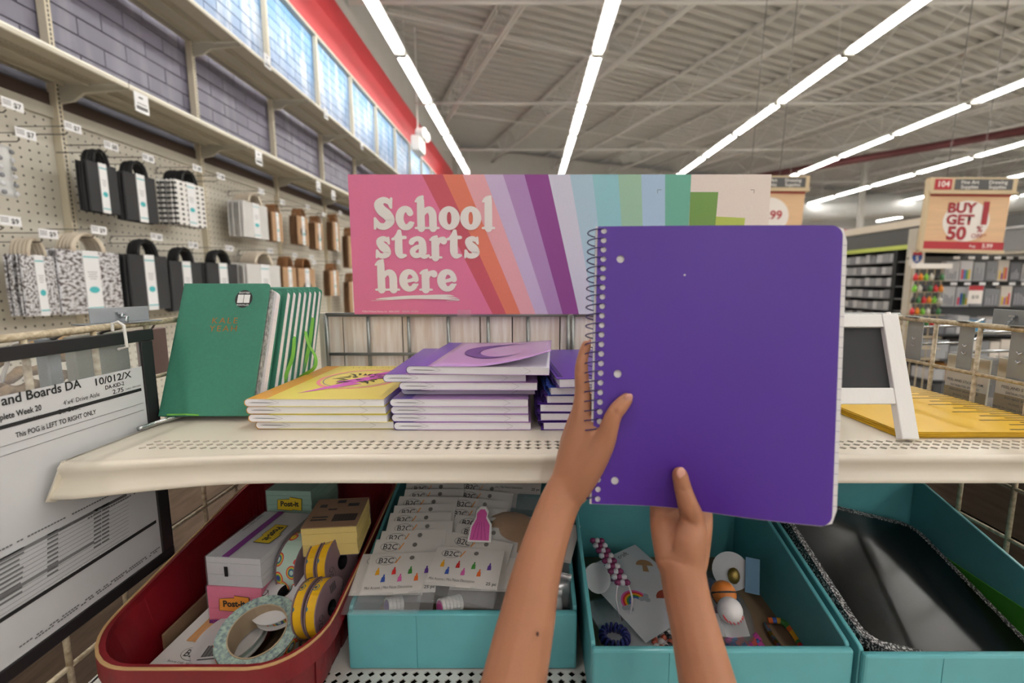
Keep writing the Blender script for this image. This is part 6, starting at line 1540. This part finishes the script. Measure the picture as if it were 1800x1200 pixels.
# ================================================================ THE REST OF THE STORE, RIGHT
frame_w = mat('birch_frame', (204, 184, 150), .55); birch = mat('birch_panel', (226, 188, 148), .55, var=.12, vscale=5, stretch=(.5, 1, 6))
red_s = mat('sale_red', (168, 32, 44), .5); dark_h = mat('charcoal_header', (74, 74, 74), .5); whit = mat('sign_white', (238, 232, 226), .5); red_d = mat('sale_red_text', (150, 22, 36), .5)
def sale_sign(px0, px1, pyt, pyb, Y, label, full):
    a = on_y(px0, pyt, Y); b_ = on_y(px1, pyb, Y); W = b_.x - a.x; H = a.z - b_.z
    r = thing('aisle_sign', label, 'sign', ((a.x + b_.x) / 2, Y, b_.z), group='birch aisle signs')
    T = Matrix.Translation((a.x, Y, b_.z)) @ XZ @ rotm(0, -8, -2)
    MB(T).span((0, 0, -.03), (W, H * .78, 0)).build('panel', birch, r)
    MB(T).span((-.02, H * .80, -.06), (W + .03, H, .02)).build('header_box', frame_w, r); MB(T).span((-.02, H * .77, -.06), (W + .03, H * .80, .05)).build('ledge', frame_w, r)
    MB(T).span((-.03, -.03, -.04), (0, H * .8, .015)).build('side_frame', frame_w, r); MB(T).span((-.03, -.035, -.04), (W + .01, 0, .02)).build('bottom_frame', frame_w, r)
    MB(T).span((0, H * .745, .0), (W, H * .77, .006)).build('red_edge', red_s, r)
    MB(T).span((W * .03, H * .83, .021), (W * .24, H * .975, .024)).build('number_plate', red_s, r); MB(T).span((W * .28, H * .83, .021), (W * .98, H * .975, .024)).build('category_plate', dark_h, r)
    tx = lambda s, x, y, sz, m, al='CENTER', bo=.02, z=.006, xs=1.: text('sign_text', s, sz, m, T @ Matrix.Translation((x, y, z)), r, al, bold=bo, xs=xs)
    tx('104' if full else '103', W * .135, H * .87, H * .11, whit, z=.0245); tx('Fine Art\nSupplies', W * .46, H * .91, H * .068, whit, z=.0245, bo=.01); tx('Drawing\nSupplies', W * .80, H * .91, H * .068, whit, z=.0245, bo=.01)
    if full:
        MB(T).disc(H * .30, 36, .003, c=(W * .5, H * .40), ry=H * .285).build('white_circle', whit, r)
        tx('BUY', W * .42, H * .52, H * .19, red_d, bo=.04); tx('GET', W * .42, H * .355, H * .19, red_d, bo=.04); tx('1', W * .72, H * .37, H * .42, red_d, bo=.04); tx('50', W * .40, H * .145, H * .25, red_d, bo=.04); tx('%', W * .68, H * .25, H * .12, red_d); tx('OFF*', W * .68, H * .165, H * .09, red_d, bo=0)
        MB(T).span((0, 0, .0), (W, H * .11, .012)).build('red_strip', red_s, r); tx('Reg.', W * .62, H * .035, H * .05, whit, z=.013, bo=.01); tx('5.99', W * .80, H * .03, H * .08, whit, z=.013)
    else:
        MB(T).disc(H * .30, 36, .003, c=(W * .5, H * .40), ry=H * .285).build('white_circle', whit, r); tx('2.99', W * .55, H * .36, H * .18, red_s)
    for xx in (W * .2, W * .62): MB(T).cyl((xx, H, -.02), (xx, 4.95 - b_.z, -.02), .004, n=5).build('hanger', wire_m, r)
    return r
sale_sign(1634, 1745, 312, 437, 5.05, 'birch sale sign reading BUY 1 GET 1 50% OFF at right', True)
sale_sign(1292, 1398, 309, 425, 5.9, 'birch sign ending in 99 partly behind the rainbow sign', False)
# endcap fixture below the sale sign
def hung_row(): pass
ec = thing('endcap_fixture', 'dark endcap fixture with grey pegboard under the sale sign', 'store fixture', (5.4, 5.3, -CAM_H))
XE0, XE1 = 4.45, 7.4
MB().span((XE0, 5.32, -CAM_H), (XE1, 5.40, .30)).build('back_board', mat('charcoal_board', (72, 72, 72), .7), ec)
MB().span((XE0, 4.9, -CAM_H), (XE1, 5.32, -1.11)).build('base', mat('charcoal_base', (48, 48, 50), .6), ec)
for z in (-.56, -.84, -1.08): MB().span((XE0, 4.98, z - .02), (XE1, 5.32, z)).build('shelf', mat('charcoal_base', (48, 48, 50), .6), ec)
MB().span((XE0 - .025, 5.30, -CAM_H), (XE0, 5.42, .62)).build('post', beige_sh, ec)
MB().span((XE0 + .9, 5.0, .32), (XE1, 5.4, .35)).build('top_shelf', beige_sh, ec)
rnd = random.Random(12)
pcol = [(176, 176, 178), (200, 200, 204), (150, 152, 156), (120, 122, 126), (206, 198, 188), (90, 92, 98)]
acc = [(220, 150, 40), (206, 60, 90), (60, 110, 190), (90, 160, 80), (230, 200, 60), (150, 80, 160)]
for row, (z0, h) in enumerate(((.02, .24), (-.27, .24))):
    x = XE0 + .30; k = 0
    while x < XE1 - .2:
        w_ = .13 + rnd.random() * .08; r = thing('art_supply_pack', 'hanging art supply pack on the endcap, %s row, %s from left' % (('upper', 'lower')[row], ORD[k]), 'art supplies', (x, 5.28, z0), group='art supply packs on the endcap')
        MB().span((x, 5.25, z0), (x + w_ - .015, 5.316, z0 + h * (.8 + .2 * rnd.random()))).build('pack_card', mat('pack_grey_%d' % (k % 6), pcol[k % 6], .4), r)
        for i in range(4): MB().span((x + .015 + i * (w_ - .03) / 4.6, 5.243, z0 + .02), (x + .015 + (i + .6) * (w_ - .03) / 4.6, 5.249, z0 + h * (.35 + .3 * rnd.random()))).build('colour_piece', mat('pack_acc_%d' % ((k + i) % 6 if (k % 3 == 1) else 10 + i % 2), acc[(k + i) % 6] if k % 3 == 1 else (150, 150, 156), .4), r)
        MB().span((x + .03, 5.20, z0 + h + .005), (x + .10, 5.203, z0 + h + .035)).build('price_tag', tagm, r); MB().cyl((x + .065, 5.2, z0 + h + .02), (x + .065, 5.319, z0 + h + .02), .004, n=5).build('hook', wire_m, r)
        x += w_; k += 1
for row, z0 in enumerate((-.56, -.84, -1.08)):
    x = XE0 + .03; k = 0
    while x < XE1 - .1 and k < 20:
        w_ = .10 + rnd.random() * .09; h = .12 + .1 * rnd.random(); c_ = rnd.randrange(8)
        q = MB(); q.span((x, 5.0, z0 + .001), (x + w_ - .012, 5.25, z0 + h)); o = q.build('supply_box', mat('supply_%d' % c_, (pcol + [(60, 130, 170), (210, 150, 70)])[c_], .45)); tag(o, 'boxed art supply on endcap shelf, %s shelf from the top, %s from left' % (ORD[row], ORD[k]), 'box', 'boxes on the endcap shelves'); x += w_; k += 1
ss_ = on_y(1714, 518, 5.15)
r = thing('sale_card', 'small red and white sale card among the hanging packs', 'sign', ss_); MB().box(ss_, (.16, .006, .2)).build('card', whit, r); MB().box(ss_ + Vector((0, -.004, .075)), (.16, .004, .05)).build('red_header', red_s, r); text('card_text', '$10', .05, ink, Matrix.Translation(ss_ + Vector((0, -.004, -.04))) @ XZ, r, 'CENTER', bold=.02)
MB().cyl(ss_ + Vector((0, 0, .09)), ss_ + Vector((0, .168, .12)), .005, n=5).build('clip', wire_m, r)
# clear totes on the top shelf
for k in range(4):
    x = XE0 + 1.0 + k * .46; r = thing('clear_tote', 'translucent grey storage tote on the endcap top shelf, %s from left' % ORD[k], 'tote', (x, 5.2, .35), group='totes on the endcap top shelf')
    MB().span((x, 5.03, .353), (x + .42, 5.36, .60)).build('tub', mat('tote_grey', (168, 170, 172), .25, alpha=.75), r, bev=.02); MB().span((x - .01, 5.02, .60), (x + .43, 5.37, .63)).build('lid', mat('tote_lid', (200, 202, 204), .3), r, bev=.006)
# road shield sign on the post
c = on_y(1612, 453, 5.2); r = thing('road_shield_sign', 'small red and blue highway shield sign left of the sale sign', 'sign', c); T = Matrix.Translation(c) @ XZ; sS = .065
MB(T).span((-sS * 1.3, -sS * 1.3, -.004), (sS * 1.3, sS * 1.3, 0)).build('white_board', whit, r)
MB(T).flat([(0, -sS), (sS * .6, -sS * .6), (sS * .9, 0), (sS * .85, sS * .5), (-sS * .85, sS * .5), (-sS * .9, 0), (-sS * .6, -sS * .6)], .002).build('blue_shield', mat('shield_blue', (40, 76, 150), .5), r)
MB(T).flat([(-sS * .85, sS * .5), (sS * .85, sS * .5), (sS * .7, sS), (0, sS * .88), (-sS * .7, sS)], .002).build('red_top', mat('shield_red', (190, 50, 60), .5), r); text('shield_number', '5', sS * 1.2, whit, T @ Matrix.Translation((0, -sS * .55, .003)), r, 'CENTER', bold=.03)
MB().cyl(c + Vector((0, .003, 0)), (c.x, 5.33, c.z), .012, n=6).build('bracket', wire_m, r)
# wire spinner with coloured bottles
sp0 = on_y(1622, 520, 4.9); r = thing('wire_spinner_rack', 'cream wire rack with small coloured bottles left of the endcap', 'rack', (sp0.x, 4.9, -CAM_H))
for i in range(5): MB().cyl((sp0.x - .16 + i * .08, 4.88, -CAM_H), (sp0.x - .16 + i * .08, 4.88, .16), .006, n=6).build('upright_wire', cream_wire, r)
for i in range(9): MB().cyl((sp0.x - .18, 4.88, .15 - i * .12), (sp0.x + .18, 4.88, .15 - i * .12), .005, n=6).build('cross_wire', cream_wire, r)
for i in range(8): MB().span((sp0.x - .17, 4.80, .02 - i * .12), (sp0.x + .17, 4.90, .025 - i * .12)).build('tray', cream_wire, r)
MB().span((sp0.x - .19, 4.80, .15), (sp0.x + .19, 4.86, .20)).build('header', whit, r)
bc_ = [(206, 40, 50), (226, 140, 40), (120, 190, 60), (214, 208, 200), (40, 40, 44), (60, 120, 70)]
for row in range(5):
    for k in range(6):
        o = MB().lathe([(.0, 0), (.02, 0), (.02, .05), (.008, .06), (.008, .075), (0, .075)], 10, Matrix.Translation((sp0.x - .14 + k * .056, 4.85, .026 - row * .12))).build('paint_bottle', mat('bottle_%d' % ((k + row * 2) % 6), bc_[(k + row * 2) % 6], .4), smooth=True)
        tag(o, 'small paint bottle on the wire rack, %s tray down, %s from left' % (ORD[row], ORD[k]), 'bottle', 'bottles on the wire rack')
# long black gondola with rows of silver cases
XG = 6.25; g0 = on_x(1486, 445, XG); g1 = on_x(1582, 430, XG); g2 = on_x(1622, 424, XG)
go = thing('media_gondola', 'black shelving run with rows of silver cases behind the easel', 'store fixture', (XG, 8, -CAM_H)); gb = mat('gondola_black', (24, 24, 26), .5)
ztop = g0.z + .02
MB().span((XG + .35, g2.y - .8, -CAM_H), (XG + .42, g0.y + .6, ztop + .35)).build('back_board', gb, go)
MB().span((XG - .05, g2.y - .8, ztop), (XG + .4, g0.y + .6, ztop + .30)).build('header_panel', mat('header_dark', (70, 70, 70), .5), go)
MB().span((XG - .07, g2.y - .8, ztop - .05), (XG - .05, g0.y + .6, ztop + .02)).build('lime_strip', mat('lime_strip', (176, 186, 90), .5), go)
MB().span((XG - .07, g2.y - .8, ztop + .30), (XG + .4, g0.y + .6, ztop + .42)).build('top_banner', mat('banner_cream', (206, 194, 176), .6), go)
for yy in (g0.y + .55, g1.y, g2.y, g2.y - .75): MB().span((XG - .06, yy - .04, -CAM_H), (XG + .38, yy + .04, ztop)).build('divider', gb, go)
for i in range(9): MB().span((XG - .04, g2.y - .8, ztop - .26 - i * .205), (XG + .35, g0.y + .6, ztop - .245 - i * .205)).build('shelf', mat('shelf_edge_grey', (110, 110, 112), .4), go)
sil = [mat('silver_case_%d' % i, c, .35, metal=.25) for i, c in enumerate(((176, 176, 178), (150, 150, 152), (196, 196, 198), (130, 130, 134)))]
for i in range(7):
    z = ztop - .244 - i * .205; y = g1.y + .08; k = 0
    while y < g0.y + .33:
        w_ = .10 + .06 * rnd.random()
        o = MB().span((XG - .02, y, z + .001), (XG + .2, y + w_ - .015, z + .12 + .03 * rnd.random())).build('silver_case', sil[(k + i) % 4]); tag(o, 'silver grey case on black shelving, %s shelf down, %s from the near end' % (ORD[i], ORD[k]), 'case', 'silver cases on the black shelving'); y += w_; k += 1
    y = g2.y + .06; k = 0
    while y < g1.y - .22:
        o = MB().span((XG - .02, y, z + .001), (XG + .2, y + .16, z + .10)).build('paper_pack', (whit if i < 3 else mat('supply_%d' % (i + 1), (0, 0, 0)))); tag(o, 'pack on black shelving beside the road shield, %s shelf down, %s along' % (ORD[i], ORD[k]), 'pack', 'packs on the black shelving'); y += .2; k += 1
# ---------------------------------------------------------------- lift everything so that the floor is at z = 0
for o in SC.objects:
    if o.parent is None and o is not camo:
        o.location.z += CAM_H
